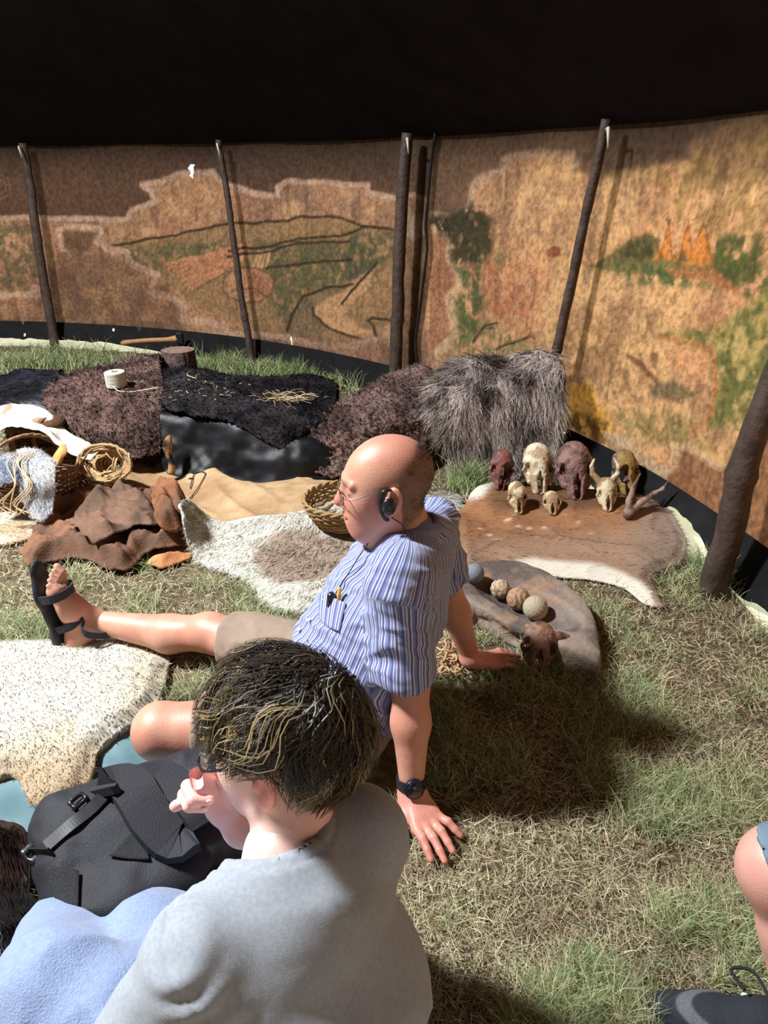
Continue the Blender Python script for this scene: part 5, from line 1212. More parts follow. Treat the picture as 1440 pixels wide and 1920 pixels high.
# lock roots on the scalp, in head coordinates
u = r.normal(size=(NL * 4, 3)); u = nrm(u); p = HCn + u * (HR - .012)
ok = (p[:, 2] > .035 - .55 * (p[:, 0] > .03) * 0) | (p[:, 0] < .0); ok &= ~((p[:, 0] > .05) & (p[:, 2] < .055)); ok &= ~((np.abs(p[:, 1]) > .055) & (p[:, 2] < .025) & (p[:, 0] > -.05)); ok &= p[:, 2] > -.062
p = p[ok][:NL]; NL = len(p)
crown = V3(-.088, -.034, .092)
S = 9
LN = np.where(p[:, 2] < .03, .095, .135) * (.8 + .4 * r.random(NL)); LN = np.where(p[:, 0] > .04, LN * .8, np.where(p[:, 0] < -.05, LN * 1.18, LN))
ph = r.random(NL) * 6.28; wave = .55 + .8 * r.random(NL)
def march(root, ln, ph, wv, jit, lift):
    pts = [root]; x = root.copy(); n0 = len(root)
    for s in range(S):
        d = x - crown; nn_ = nrm((x - HCn) / HR ** 2); t = d + V3(0, 0, -.045) * (s / S + .3); t = t - nn_ * (t * nn_).sum(1, keepdims=True); t = nrm(t)
        sd2 = np.cross(nn_, t); t = nrm(t + sd2 * (wv * np.sin(ph + s * (.75 + .25 * np.sin(ph * 3))))[:, None] + V3(0, 0, -.35) * (s / S) + jit * (1 + s / S))
        x = x + t * (ln / S)[:, None]
        k = np.sqrt((((x - HCn) / (HR + lift[:, None])) ** 2).sum(1)); low = k < 1; tgt = 1.0 + .0 * k
        over = np.where(low, 1 / np.maximum(k, .3), np.where(k > 1.12, 1 - (k - 1.12) * .35, 1)); x = HCn + (x - HCn) * over[:, None]
        pts.append(x)
    return np.stack(pts, 1)
idx = np.repeat(np.arange(NL), per)
root = p[idx] + r.normal(size=(NL * per, 3)) * .0045
lift = np.repeat(.002 + .012 * r.random(NL), per) + .003 * r.random(NL * per)
jl = np.repeat(r.normal(size=(NL, 3)) * .17, per, 0) + r.normal(size=(NL * per, 3)) * .035
pts = march(root, LN[idx] * (.85 + .3 * r.random(len(idx))), ph[idx] + .25 * r.normal(size=len(idx)), wave[idx], jl, lift)
bad = ((np.abs(pts[..., 1]) > .050) & (pts[..., 0] > -.046 + .4 * (pts[..., 2] + .03).clip(-1, 0)) & (pts[..., 0] < .085) & (pts[..., 2] < .018)).any(1) | ((pts[..., 0] > .045) & (pts[..., 2] < .030)).any(1)
keep = ~bad; pts = pts[keep]; idx = idx[keep]
PW = BO + pts @ BMt.T
base = CC((42, 35, 30)); blond = CC((222, 196, 142))
streak = np.clip((r.random(NL) < (.40 + .32 * sstep(-.03, .04, p[:, 0]) + .2 * sstep(.0, .06, p[:, 1]))) * (.25 + .5 * r.random(NL)), 0, 1)[idx] * (.2 + .9 * r.random(len(idx)))
n_ = nrm((pts - HCn) / HR ** 2) @ BMt.T
N = len(PW); dW = nrm(np.gradient(PW, axis=1)); side = nrm(np.cross(dW, n_)); w_ = (np.interp(np.linspace(0, 1, S + 1), [0, .3, .8, 1], [.7, 1, .8, .2]) * .00085)[None, :, None]
vv = np.stack([PW - side * w_, PW + side * w_], 2).reshape(-1, 3); bs = (np.arange(N) * (S + 1) * 2)[:, None]; k = np.arange(S)[None] * 2
ff = np.stack([bs + k, bs + k + 1, bs + k + 3, bs + k + 2], -1).reshape(-1, 4)
tt = np.linspace(0, 1, S + 1)[None, :, None]; cc = base * (1 - streak[:, None, None] * sstep(.05, .5, tt)) + blond * streak[:, None, None] * sstep(.05, .5, tt)
cc = cc * (.7 + .6 * r.random((N, 1, 1))); cc = np.repeat(cc, 2, axis=1).reshape(-1, 3)
mesh_obj('strands', vv, ff, m_boyhair, cap_o, col=cc, normals=np.repeat(nrm(n_ + .35 * r.normal(size=(NL, 1, 3))[idx]), 2, axis=1).reshape(-1, 3))

# ------------------------------------------------------------------ person at the right edge: bare knee, shin, shoe
per_ = thing('person', 'bare knee and shin of a person seated beyond the right edge', 'person', (.62, .86, 0))
RK = D(1466, 1634, .86); RA = G(1500, 1925, .10); RH = RK + V3(.36, -.10, .06)
F = Field((.46, .55, -.02), (1.06, 1.05, .56), .0048)
F.cap(RK, RH, .062, .085, k=.02); F.ell(RK + V3(-.006, .002, .008), (.056, .056, .060), k=.02); mid = RK + (RA - RK) * .38 + V3(.012, 0, 0)
F.cap(RK, mid, .050, .053, k=.03); F.cap(mid, RA, .053, .034, k=.02); F.cap(RA, RA + V3(-.02, -.005, -.04), .034, .036, k=.01)
rv, rf = F.mesh(1); mesh_obj('body', rv, rf, m_skin, per_, col=skin_col(rv, (208, 158, 142), (200, 140, 128), 9))
F = Field((.5, .5, .2), (1.1, 1.05, .62), .0055); dk = nrm(RH - RK)
F.cap(RK - dk * .05, RH, .070, .105, k=.02); F.plane(D(1430, 1588, .86), -(dk + V3(0, 0, .55))); F.cap(RK - dk * .06, RK + dk * .0, .0645, .066, k=.003, op='s')
xv, xf = F.mesh(2, lambda v, n: crease(v, n, .006, 9, 51, np.eye(3))); mesh_obj('shorts', xv, xf, mat('slate_cotton', srgb(112, 132, 148), .85, bump=.3, bscale=350, spec=.12), per_)
# sock
F = Field(RA - V3(.08, .08, .10), RA + V3(.08, .08, .08), .0035); F.cap(RA + (mid - RA) * .08, RA + V3(-.015, 0, -.06), .038, .042, k=.01); xv, xf = F.mesh(1); mesh_obj('sock', xv, xf, mat('black_sock', (.015, .016, .019), .9, bump=.4, bscale=300), per_)
# trail shoe pointing left
toe = G(1236, 1886, .03); heel = V3(RA[0] + .03, RA[1] - .02, .03); fd = nrm(np.append((toe - heel)[:2], 0)); sdv = np.cross(V3(0, 0, 1), fd); Ls = lambda a, b, c: V3(toe[0], toe[1], 0) - fd * a + sdv * b + V3(0, 0, c)
FLn = np.linalg.norm((toe - heel)[:2]) + .03
F = Field(np.minimum(toe, heel) - V3(.10, .12, .05), np.maximum(toe, heel) + V3(.12, .12, .18), .0042)
F.cap(Ls(.02, 0, .026), Ls(.08, 0, .034), .030, .040, k=.02, sq=(sdv, 1.25)); F.cap(Ls(.08, 0, .034), Ls(.15, 0, .055), .040, .048, k=.03, sq=(sdv, 1.0)); F.cap(Ls(.15, 0, .05), Ls(FLn - .03, 0, .055), .045, .040, k=.03); F.cap(Ls(.16, 0, .08), RA + V3(0, 0, -.02), .035, .046, k=.03)
F.cap(RA + V3(0, 0, -.01), RA + V3(0, 0, .08), .042, .05, k=.004, op='s'); F.plane((0, 0, .014), (0, 0, -1))
xv, xf = F.mesh(1); rel = xv - V3(toe[0], toe[1], 0); la = -(rel @ fd); lb = rel @ sdv; ring_ = np.abs(np.hypot((la - .135) / .10, lb / .046) - 1)
shoe = mesh_obj('shoe_upper', xv, xf, mat('black_mesh_fabric', attr='Col', rough=.8, var=.3, vscale=300, bump=.4, bscale=500), per_, col=mixc(np.tile(CC((38, 41, 48)), (len(xv), 1)), CC((92, 95, 100)), sstep(.14, .09, ring_) * (la < .14) * (xv[:, 2] > .02)))
F = Field(np.minimum(toe, heel) - V3(.10, .12, .05), np.maximum(toe, heel) + V3(.12, .12, .06), .0045)
F.cap(Ls(.016, 0, .012), Ls(.08, 0, .012), .044, .050, k=.02, sq=((0, 0, 1), .36)); F.cap(Ls(.08, 0, .012), Ls(FLn - .03, 0, .012), .050, .044, k=.02, sq=((0, 0, 1), .36)); F.ell(Ls(.012, 0, .022), (.03, .036, .02), k=.01)
xv, xf = F.mesh(1); mesh_obj('shoe_sole', xv, xf, m_rubber, shoe)
m_lace = mat('shoe_lace', srgb(30, 32, 36), .8)
for i in range(4):
    x0 = .105 + .018 * i; h = .085 + .011 * i; mesh_obj('lace', *tube_vf(spline([Ls(x0, -.032, h - .014), Ls(x0 + .004, 0, h + .006), Ls(x0 + .012, .032, h - .014)], 10), .0032, 6), m_lace, shoe)
mesh_obj('lace_loop', *tube_vf(spline([Ls(.16, -.01, .125), Ls(.13, -.05, .13), Ls(.10, -.06, .105), Ls(.12, -.02, .118)], 20), .003, 6), m_lace, shoe)
mesh_obj('eyelet_tab', *tube_vf([Ls(.12, -.034, .088), Ls(.136, -.030, .096)], .0055, 6, flat=.3), mat('white_tab', srgb(214, 218, 222), .5), shoe)
# ================================================================== SMALL THINGS
def lathe(prof, c, n=36, axis=(0, 0, 1)):
    a, b = frame_of(axis); ax = nrm(axis); an = np.arange(n) * 2 * math.pi / n; v = []
    for r, h in prof: v.append(np.asarray(c) + ax * h + r * (np.cos(an)[:, None] * a + np.sin(an)[:, None] * b))
    v = np.concatenate(v); K = len(prof); f = []
    for i in range(K - 1):
        for j in range(n): q = (j + 1) % n; f.append([i * n + j, i * n + q, (i + 1) * n + q, (i + 1) * n + j])
    return v, f
# thread spool
sp = D(220, 727, 3.72); sp = V3(sp[0], sp[1], sp[2] + .008); ax = nrm(V3(-.03, -.06, 1))
spool = thing('thread_spool', 'white spool of thread standing on the dark brown fleece', 'spool', sp)
prof = [(.001, .002), (.050, .002)] + [(.049 + .0016 * math.sin(i * 1.9), .004 + .068 * i / 40) for i in range(41)] + [(.047, .073), (.016, .073)]
mesh_obj('thread', *lathe(prof, sp, 40, ax), mat('pale_thread', srgb(214, 206, 192), .7, var=.1, vscale=200), spool)
mesh_obj('core', *lathe([(.016, .071), (.016, .076), (.010, .076), (.010, .06)], sp, 20, ax), mat('card_core', srgb(150, 134, 112), .8), spool)
mesh_obj('loose_end', *tube_vf(spline([sp + V3(.0, -.05, .012), sp + V3(.03, -.075, -.004), sp + V3(.09, -.08, -.008), sp + V3(.16, -.065, .0), sp + V3(.22, -.04, .004)], 24), .0026, 6), MATS['pale_thread'], spool)
# axe at the foot of the wall
axe = thing('axe', 'axe with a pale curved wooden handle at the foot of the canvas', 'axe', G(335, 662, 0))
A = [D(x, y, 6.0) for x, y in ((227, 644), (245, 641), (280, 638), (310, 637), (338, 634))]
mesh_obj('handle', *tube_vf(spline(A, 26), np.interp(np.linspace(0, 1, 26), [0, .08, .3, .8, .92, 1], [.012, .022, .017, .019, .026, .018]), 10, flat=1.0), mat('ash_wood', srgb(176, 128, 84), .55, var=.2, vscale=20), axe)
hp = D(337, 634, 6.0); F = Field(hp - V3(.08, .08, .20), hp + V3(.08, .08, .10), .005)
F.box((hp[0], hp[1], hp[2]), (.028, .022, .045), .008); F.cap(hp, V3(hp[0], hp[1], .012), .020, .020, k=.01, sq=((0, 1, 0), .5)); mesh_obj('head', *F.mesh(1), mat('dark_iron', srgb(40, 38, 40), .5, metal=.5), axe)

# ---- wicker baskets
m_wick = mat('wicker', attr='Col', rough=.65, spec=.3)
def basket(name, label, c, r0, r1, h, rows, stakes, col, seed, tilt=None, rimr=.008, wr=.0055, base=True, liner=False):
    o = thing(name, label, 'basket', c); M = np.eye(3) if tilt is None else tilt; mb = MB(); rs = np.random.default_rng(seed)
    n = stakes * 3; an = np.arange(n + 1) * 2 * math.pi / n; Lc = lambda p: np.asarray(c) + np.asarray(p) @ M.T
    for k in range(rows):
        t = (k + .5) / rows; rr = r0 + (r1 - r0) * math.sin(t * 1.45) / math.sin(1.45); ph = math.pi * (k % 2)
        pr = rr + .0038 * np.cos(an * stakes / 2 * 2 * .5 * 2 / 2 + ph) ; pr = rr + .0042 * np.cos(an * stakes / 2 + ph)
        p = np.stack([pr * np.cos(an), pr * np.sin(an), np.full(n + 1, t * h) + .0012 * np.sin(an * 3 + k)], -1)
        v, f = tube_vf(Lc(p), wr * (h / rows / .011) * .56 + .0022, 5, cap=False); mb.add(v, f, np.array(col) * (.7 + .6 * rs.random()))
    mb.build('weave', m_wick, o, col=True)
    mb = MB()
    for j in range(stakes):
        a = j * 2 * math.pi / stakes; p = [[(r0 + (r1 - r0) * math.sin(t * 1.45) / math.sin(1.45)) * math.cos(a), (r0 + (r1 - r0) * math.sin(t * 1.45) / math.sin(1.45)) * math.sin(a), t * h] for t in np.linspace(0, 1.02, 8)]
        v, f = tube_vf(Lc(p), .0038, 5); mb.add(v, f, np.array(col) * .75)
    mb.build('stakes', m_wick, o, col=True)
    mb = MB()
    for s in range(2):
        p = np.stack([(r1 + .005 * np.cos(an * stakes / 2 + s * math.pi)) * np.cos(an), (r1 + .005 * np.cos(an * stakes / 2 + s * math.pi)) * np.sin(an), h + .006 * np.sin(an * stakes / 2 + s * math.pi)], -1); v, f = tube_vf(Lc(p), rimr * .7, 6, cap=False); mb.add(v, f, np.array(col) * 1.1)
    mb.build('rim', m_wick, o, col=True)
    pb = [[rr * math.cos(a), rr * math.sin(a), .006] for rr in (r0 * .02, r0 * .5, r0 * 1.0) for a in an[:-1]]; i = np.arange(3 * n).reshape(3, n); bf2 = np.stack([i[:-1], np.roll(i[:-1], -1, 1), np.roll(i[1:], -1, 1), i[1:]], -1).reshape(-1, 4)
    mesh_obj('bottom', Lc(np.array(pb)), bf2, m_wick, o, col=np.tile(np.array(col) * .7, (3 * n, 1)))
    return o
g = G(48, 968, 0); bc = V3(g[0], g[1] + .17, .012)
b1 = basket('wicker_basket', 'large brown wicker basket under the grey felt at the left edge', bc, .165, .195, .165, 15, 26, srgb(124, 92, 66), 1)
hpts = [bc + V3(-.15, -.11, .16), bc + V3(-.125, -.10, .24), bc + V3(-.07, -.05, .285), bc + V3(-.0, .03, .285), bc + V3(.06, .10, .23), bc + V3(.08, .15, .15)]
mb = MB()
for s in range(3):
    q = spline(hpts, 60); t = np.arange(60) * .55 + s * 2.09; q = q + np.stack([.007 * np.cos(t), .007 * np.sin(t), .004 * np.cos(t)], -1); v, f = tube_vf(q, .0065, 6); mb.add(v, f, np.array(srgb(150, 116, 84)) * (.8 + .2 * s))
mb.build('handle', m_wick, b1, col=True)
b2c = V3(D(62, 820, 3.42)[0], 3.46, .012)
b2 = basket('wicker_basket', 'small dark brown lidded basket under the white rawhide', b2c, .10, .125, .25, 22, 20, srgb(92, 62, 46), 2)
for s in (-1, 1):
    band([b2c + V3(s * .05, -.128, .14), b2c + V3(s * .05, -.138, .24), b2c + V3(s * .05, -.06, .276), b2c + V3(s * .05, .06, .276)], .02, .004, 'strap', b2, mat('brown_strap', srgb(122, 84, 58), .6), V3(1, 0, 0))
mesh_obj('lid', *lathe([(.001, .275), (.05, .274), (.10, .270), (.132, .262), (.134, .250), (.12, .248)], b2c, 36), mat('lid_wicker', srgb(96, 64, 46), .7, var=.3, vscale=60, bump=.8, bscale=120), b2)
g = G(650, 1018, .03); b3c = V3(g[0] + .0, g[1] + .17, .052)
b3 = basket('wicker_basket', 'shallow open wicker basket on the reindeer hide beside the man', b3c, .13, .178, .095, 10, 28, srgb(150, 122, 82), 3)
# white furry skin inside it
def bowl_h(x, y, e): return .025 + .03 * fbm(xyz(x, y, 4), 12, 2, 4)
an = np.linspace(0, 2 * math.pi, 24, endpoint=False); P = np.stack([b3c[0] + .115 * np.cos(an), b3c[1] + .115 * np.sin(an)], -1)
HMs = HM.copy(); cs_ = COVER.copy(); cvx, cfx = sheet(P, .010, .006, 0, 0, None, stamp=False, cover=False)
rr = np.hypot(cvx[:, 0] - b3c[0], cvx[:, 1] - b3c[1]); cvx[:, 2] = b3c[2] + .03 + .02 * np.exp(-(rr / .06) ** 2) + .025 * fbm(cvx, 14, 3, 4)
fo = thing('white_fur_skin', 'white fur skin bundled inside the open wicker basket', 'fur', b3c + V3(0, 0, .03)); v2, f2 = solidify(cvx, cfx, .006)
mesh_obj('skin', v2, f2, m_wool, fo, col=np.tile(CC((232, 224, 206)), (len(v2), 1))); fur('hair', cvx, cfx, 4500, .03, .003, two((238, 232, 216), (206, 190, 166), 10, 3), m_hair, fo, comb=(-.4, -.6, 0), lie=.7, curl=.4, clump=.4)
F = Field(b3c + V3(-.15, -.1, 0), b3c + V3(.02, .08, .14), .003); L3 = lambda a, b, c: b3c + V3(a, b, c)
F.path([L3(-.128, -.02, .07), L3(-.10, -.03, .082), L3(-.09, .0, .085), L3(-.07, .02, .08)], [.006, .008, .007, .006], k=.004); F.path([L3(-.10, -.045, .066), L3(-.075, -.055, .078), L3(-.06, -.04, .085)], [.006, .007, .006], k=.004)
tag(mesh_obj('bone', *F.mesh(1), mat('dark_bone', srgb(118, 92, 70), .6)), 'small curled brown bone inside the open wicker basket', 'bone')

# ---- white rawhide over the baskets
def raw(name, label, cat, rows, cell, cols, seed, m, amp=.01, wob=.015, thick=.004):
    v, f, b_ = drape(rows, cell, None, back=False, noise_amp=amp, nscale=9, seed=seed, wob=wob); sv, sf = solidify(v, f, thick); c = cols(v)
    return tag(mesh_obj(name, sv, sf, m, col=np.concatenate([c, c * .9])), label, cat)
raw('rawhide', 'stiff white rawhide with brown patches draped over the baskets', 'hide',
    [[(-60, 775, 3.56), (0, 762, 3.58), (45, 757, 3.58), (80, 765, 3.56), (105, 785, 3.52), (128, 812, 3.48)], [(-60, 790, 3.46), (0, 775, 3.5), (55, 772, 3.5), (95, 785, 3.46), (128, 812, 3.40), (160, 826, 3.36)],
     [(-60, 800, 3.36), (-5, 792, 3.38), (50, 788, 3.38), (92, 806, 3.34), (125, 828, 3.30), (175, 836, 3.27)], [(-60, 805, 3.30), (-5, 797, 3.30), (42, 790, 3.31), (86, 806, 3.27), (124, 832, 3.23), (184, 834, 3.22)],
     [(-60, 815, 3.25), (-8, 805, 3.26), (22, 796, 3.28), (78, 810, 3.25), (128, 846, 3.19), (176, 868, 3.17)]], .008,
    lambda p: mixc(np.tile(CC((232, 226, 212)), (len(p), 1)), CC((140, 100, 70)), sstep(.60, .66, fbm(p, 9, 3, 14)) * .8), 33, m_raw, amp=.016)
# coiled straw basket lying on its side
cc0 = D(196, 868, 3.16); mb = MB(); nrm_d = nrm(V3(-.15, -.85, .35)); a_, b_ = frame_of(nrm_d); rs = np.random.default_rng(4)
for k in range(9):
    rr = .112 - .010 * k; dep = .016 * k ** 1.15 * .55; an = np.linspace(0, 2 * math.pi, 60)
    q = cc0 - nrm_d * dep + np.outer(np.cos(an) * rr * 1.12, a_) + np.outer(np.sin(an) * rr * .72, b_) + rs.normal(size=(60, 3)) * .0015
    v, f = tube_vf(q, .0075, 6, cap=False); mb.add(v, f, np.array(srgb(186, 152, 108)) * (.65 + .5 * rs.random()))
co2 = thing('coiled_basket', 'straw coiled basket lying on its side under the rawhide tip', 'basket', V3(cc0[0], cc0[1], 0)); mb.build('coils', m_wick, co2, col=True)
mb = MB()
for j in range(34):
    a0 = rs.random() * 6.28; rr = .03 + .09 * rs.random(); p0 = cc0 + nrm_d * .006 + a_ * math.cos(a0) * rr * 1.1 + b_ * math.sin(a0) * rr * .72; t0 = -a_ * math.sin(a0) + b_ * math.cos(a0)
    v, f = tube_vf(spline([p0 - t0 * .03, p0 + nrm_d * .008, p0 + t0 * .03], 6), .0028, 5); mb.add(v, f, np.array(srgb(206, 176, 130)) * (.6 + .5 * rs.random()))
mb.build('stitches', m_wick, co2, col=True)
# grey felt over the large basket
felt = two((196, 198, 202), (224, 222, 220), 12, 5)
def feltlump(v, n): return .006 * (fbm(v, 40, 3, 4) - .5) + .010 * (fbm(v, 14, 2, 9) - .5)
fv, ff, fb = drape([[(34, 846, 3.04), (52, 842, 3.06), (75, 844, 3.05), (100, 860, 3.0)], [(36, 862, 2.94), (54, 862, 2.93), (78, 864, 2.93), (103, 872, 2.92)], [(36, 900, 2.88), (55, 902, 2.86), (80, 902, 2.86), (103, 904, 2.87)],
     [(40, 935, 2.86), (58, 938, 2.84), (80, 938, 2.84), (101, 936, 2.85)], [(52, 958, 2.84), (62, 972, 2.81), (80, 975, 2.80), (97, 962, 2.82)]], .005, feltlump, back=False, noise_amp=.01, seed=37, wob=.01)
fo2 = thing('felt_cloth', 'pale grey felt cloth hanging over the large wicker basket', 'felt', V3(fv[:, 0].mean(), fv[:, 1].mean(), 0)); v2, f2 = solidify(fv, ff, .008)
mesh_obj('cloth', v2, f2, m_wool, fo2, col=felt(v2)); fur('fuzz', fv, ff, 5000, .016, .0022, felt, m_wool, fo2, lie=.5, curl=1.0, jitter=.7, seg=3)
fv, ff, fb = drape([[(-40, 866, 3.0), (-10, 860, 3.0), (18, 856, 3.02), (36, 858, 3.0)], [(-40, 885, 2.92), (-10, 885, 2.92), (15, 884, 2.92), (38, 880, 2.92)], [(-40, 908, 2.88), (-10, 908, 2.87), (16, 906, 2.87), (36, 902, 2.88)]], .005, lumps(30, .012, 5), back=False, noise_amp=.02, seed=38, wob=.012)
v2, f2 = solidify(fv, ff, .008); greyc = two((150, 158, 176), (206, 208, 214), 22, 8); fo3 = thing('wool_tuft', 'bluish grey tufts of raw wool at the left edge of the large basket', 'wool', V3(fv[:, 0].mean(), fv[:, 1].mean(), fv[:, 2].min()))
mesh_obj('mat', v2, f2, m_wool, fo3, col=greyc(v2)); fur('fuzz', fv, ff, 2500, .03, .003, greyc, m_wool, fo3, lie=.4, curl=1.0, jitter=.8, seg=3)
mb = MB(); rs = np.random.default_rng(9)
for j in range(7):
    x0 = 18 + j * 5; pts_ = [D(x0 + 20, 848, 3.0), D(x0 + rs.normal() * 6, 870, 2.9), D(x0 + 8 + rs.normal() * 8, 910, 2.84), D(x0 - 6 + rs.normal() * 8, 945, 2.83), D(x0 - 4 + rs.normal() * 9, 965, 2.82)]
    v, f = tube_vf(spline(pts_, 24), .0028, 5); mb.add(v, f)
tag(mb.build('twine', mat('flax_twine', srgb(206, 184, 148), .8)), 'loose flax twine dangling over the large basket', 'twine')
raw('yellow_leather', 'scrap of yellow leather poking out of the large basket', 'leather', [[(113, 834, 3.10), (118, 832, 3.10), (124, 834, 3.10)], [(104, 848, 3.07), (114, 846, 3.06), (126, 848, 3.07)], [(98, 860, 3.04), (110, 862, 3.03), (120, 858, 3.05)], [(100, 868, 3.03), (108, 872, 3.02), (114, 868, 3.04)]], .005, two((214, 170, 108), (196, 146, 84), 12, 3), 41, m_leather, amp=.006, wob=.004)
g = G(150, 938, .02); cup = V3(g[0], g[1] + .04, .022)
cu = thing('wooden_bowl', 'small reddish brown wooden bowl beside the large basket', 'bowl', cup)
mesh_obj('bowl', *lathe([(.001, .004), (.030, .002), (.040, .012), (.0465, .034), (.045, .056), (.043, .060), (.0405, .058), (.041, .036), (.034, .016), (.001, .010)], cup, 40), mat('bowl_wood', srgb(146, 94, 70), .45, var=.2, vscale=40, spec=.4), cu)
hide('wool_scrap', 'scrap of fluffy white wool below the coiled basket', 'wool', [(158, 900), (185, 882), (222, 886), (232, 900), (205, 918), (172, 926)], .03, .009, .012, two((236, 230, 218), (206, 196, 178), 14, 3), 2600, .03, .003, 131, (1, -1, 0), lie=.5, curl=.8, jitter=.7, wig=.012)
# thin cord lying on the tan leather
cp = [(355, 905), (365, 885), (385, 890), (372, 905), (360, 920), (352, 927)]; cp = [np.append(G(x, y, .05)[:2], 0) for x, y in cp]; cp = [V3(p[0], p[1], hsample(p[0], p[1]) + .006) for p in cp]
tag(mesh_obj('leather_cord', *tube_vf(spline(cp, 30), .0026, 6), mat('dark_cord', srgb(70, 56, 46), .7)), 'thin dark cord lying on the tan leather', 'cord')

# ---- animal skulls
m_bone = mat('bone', attr='Col', rough=.55, spec=.35, bump=.35, bscale=120)
def skull(name, label, base, muz, up, sc, c1, c2, seed, group=None, horns=None, width=1.0, hole=0, h=.0036, orb=1.0):
    muz = nrm(muz); up = nrm(np.asarray(up, float) - muz * (np.asarray(up, float) @ muz)); sd_ = np.cross(up, muz); M = np.stack([muz, sd_, up], 1)
    O = np.asarray(base, float) - muz * .170 * sc + up * .0 * sc
    s = sc; R_ = .24 * s; F = Field(O - R_, O + R_, h); F.at(O, M); w = width
    F.ell((.0, 0, -.006 * s), (.060 * s, .060 * s * w, .050 * s), k=.01); F.cap((.035 * s, 0, -.002 * s), (.160 * s, 0, -.016 * s), .052 * s, .028 * s, k=.02 * s, sq=((0, 1, 0), 1.12 * w))
    for e in (-1, 1):
        F.cap((.018 * s, e * .050 * s * w, .004 * s), (.060 * s, e * .066 * s * w, .002 * s), .016 * s, .014 * s, k=.014 * s); F.cap((.06 * s, e * .062 * s * w, -.008 * s), (.115 * s, e * .040 * s * w, -.018 * s), .013 * s, .016 * s, k=.012 * s)
    for e in (-1, 1): F.ell((.062 * s, e * .050 * s * w, .022 * s), (.021 * s * orb, .0125 * s * orb, .042 * s), k=.004 * s, op='s')
    for e in (-1, 1): F.ell((.050 * s, e * .080 * s * w, .0 * s), (.018 * s, .022 * s, .016 * s), k=.004 * s, op='s')
    F.ell((.140 * s, 0, .012 * s), (.040 * s, .0205 * s * w, .040 * s), k=.004 * s, op='s'); F.ell((.105 * s, 0, .024 * s), (.026 * s, .006 * s * w, .022 * s), k=.003 * s, op='s')
    for e in (-1, 1): F.cap((.10 * s, e * .022 * s * w, .022 * s), (.176 * s, e * .014 * s * w, .002 * s), .008 * s, .006 * s, k=.004 * s)
    if hole: F.ell((.075 * s, hole * .016 * s, .035 * s), (.048 * s, .026 * s, .06 * s), k=.004, op='s')
    F.ell((.06 * s, 0, -.045 * s), (.10 * s, .026 * s, .028 * s), k=.006, op='s')
    if horns:
        for pts, r0, r1 in horns: F.path([np.array(p) * s for p in pts], np.linspace(r0, r1, len(pts)) * s, k=.008 * s)
    F.at(); v, f = F.mesh(1, lambda v, n: .010 * s * (fbm(v, 45 / s ** .5, 3, seed) - .5) - .003 * s * sstep(.012, .004, np.abs(fbm(v, 30, 2, seed + 5) - .5)))
    c = mixc(np.tile(CC(c1), (len(v), 1)), CC(c2), sstep(.42, .62, fbm(v, 30, 4, seed))); c = mixc(c, CC(c2) * .5, sstep(.012, .004, np.abs(fbm(v, 30, 2, seed + 5) - .5)) * .7); inside_d = ((v - O) @ M)
    dz = hsample(v[:, 0], v[:, 1]); lift_ = max(0, float((dz - v[:, 2]).max())) if False else 0
    o = mesh_obj(name, v, f, m_bone, col=c); return tag(o, label, 'skull', group)
grp = 'skulls on the spotted deer hide'
def seat(px, py): p = G(px, py, .075); return V3(p[0], p[1], hsample(p[0], p[1]) + .012)
dn = V3(.02, -.62, -.78); fr = V3(0, -.78, .62)
skull('skull', 'red-brown broken skull at the left end of the skull row', seat(938, 928), (-.06, -.42, -.9), (.15, -.9, .4), .74, (132, 78, 74), (92, 62, 62), 1, grp, hole=1)
skull('skull', 'largest bone-white skull in the back row', seat(1012, 936), dn, fr, .95, (216, 204, 176), (168, 142, 110), 2, grp)
skull('skull', 'large dull brown skull in the middle of the back row', seat(1082, 946), dn, fr, 1.08, (132, 98, 90), (96, 70, 66), 3, grp, width=1.02)
skull('skull', 'ochre and grey skull at the right end of the back row', seat(1176, 938), (.10, -.46, -.88), (.1, -.88, .46), .82, (150, 118, 66), (96, 78, 76), 4, grp, hole=-1)
skull('skull', 'small cream skull in front of the red-brown one', seat(974, 960), (.10, -.52, -.85), fr, .56, (212, 194, 158), (150, 122, 90), 5, grp, h=.0025)
skull('skull', 'tiny round cream skull, smallest on the deer hide', seat(1037, 963), (0, -.75, -.66), (0, -.66, .75), .44, (214, 196, 160), (156, 128, 96), 6, grp, width=1.25, h=.0022)
skull('skull', 'small cream skull with two curved horns', seat(1140, 962), dn, fr, .60, (208, 192, 158), (140, 112, 80), 7, grp, horns=[([(-.03, e * .045, .0), (-.08, e * .085, .0), (-.135, e * .092, .01), (-.18, e * .070, .02)], .024, .008) for e in (-1, 1)], h=.0025)
hb = seat(1176, 974); F = Field(hb - V3(.06, .08, .03), hb + V3(.20, .14, .20), .003)
F.cap(hb + V3(-.004, 0, .004), hb + V3(.02, .03, .05), .016, .026, k=.012, sq=((.5, -.8, .3), .6)); F.path([hb + V3(.0, .0, .01), hb + V3(.006, .02, .06), hb + V3(.02, .035, .115), hb + V3(.042, .045, .165)], [.016, .013, .009, .004], k=.01)
F.path([hb + V3(.0, .0, .012), hb + V3(.05, .02, .05), hb + V3(.10, .03, .085), hb + V3(.135, .03, .105), hb + V3(.152, .03, .140)], [.016, .013, .009, .008, .003], k=.01)
v, f = F.mesh(1, lambda v, n: .003 * (fbm(v, 60, 3, 5) - .5)); tag(mesh_obj('horned_skull_cap', v, f, m_bone, col=mixc(np.tile(CC((96, 68, 58)), (len(v), 1)), CC((150, 122, 108)), sstep(.45, .65, fbm(v, 30, 2, 4)))), 'brown skull cap with two straight spread horns at the right of the row', 'horns', None)

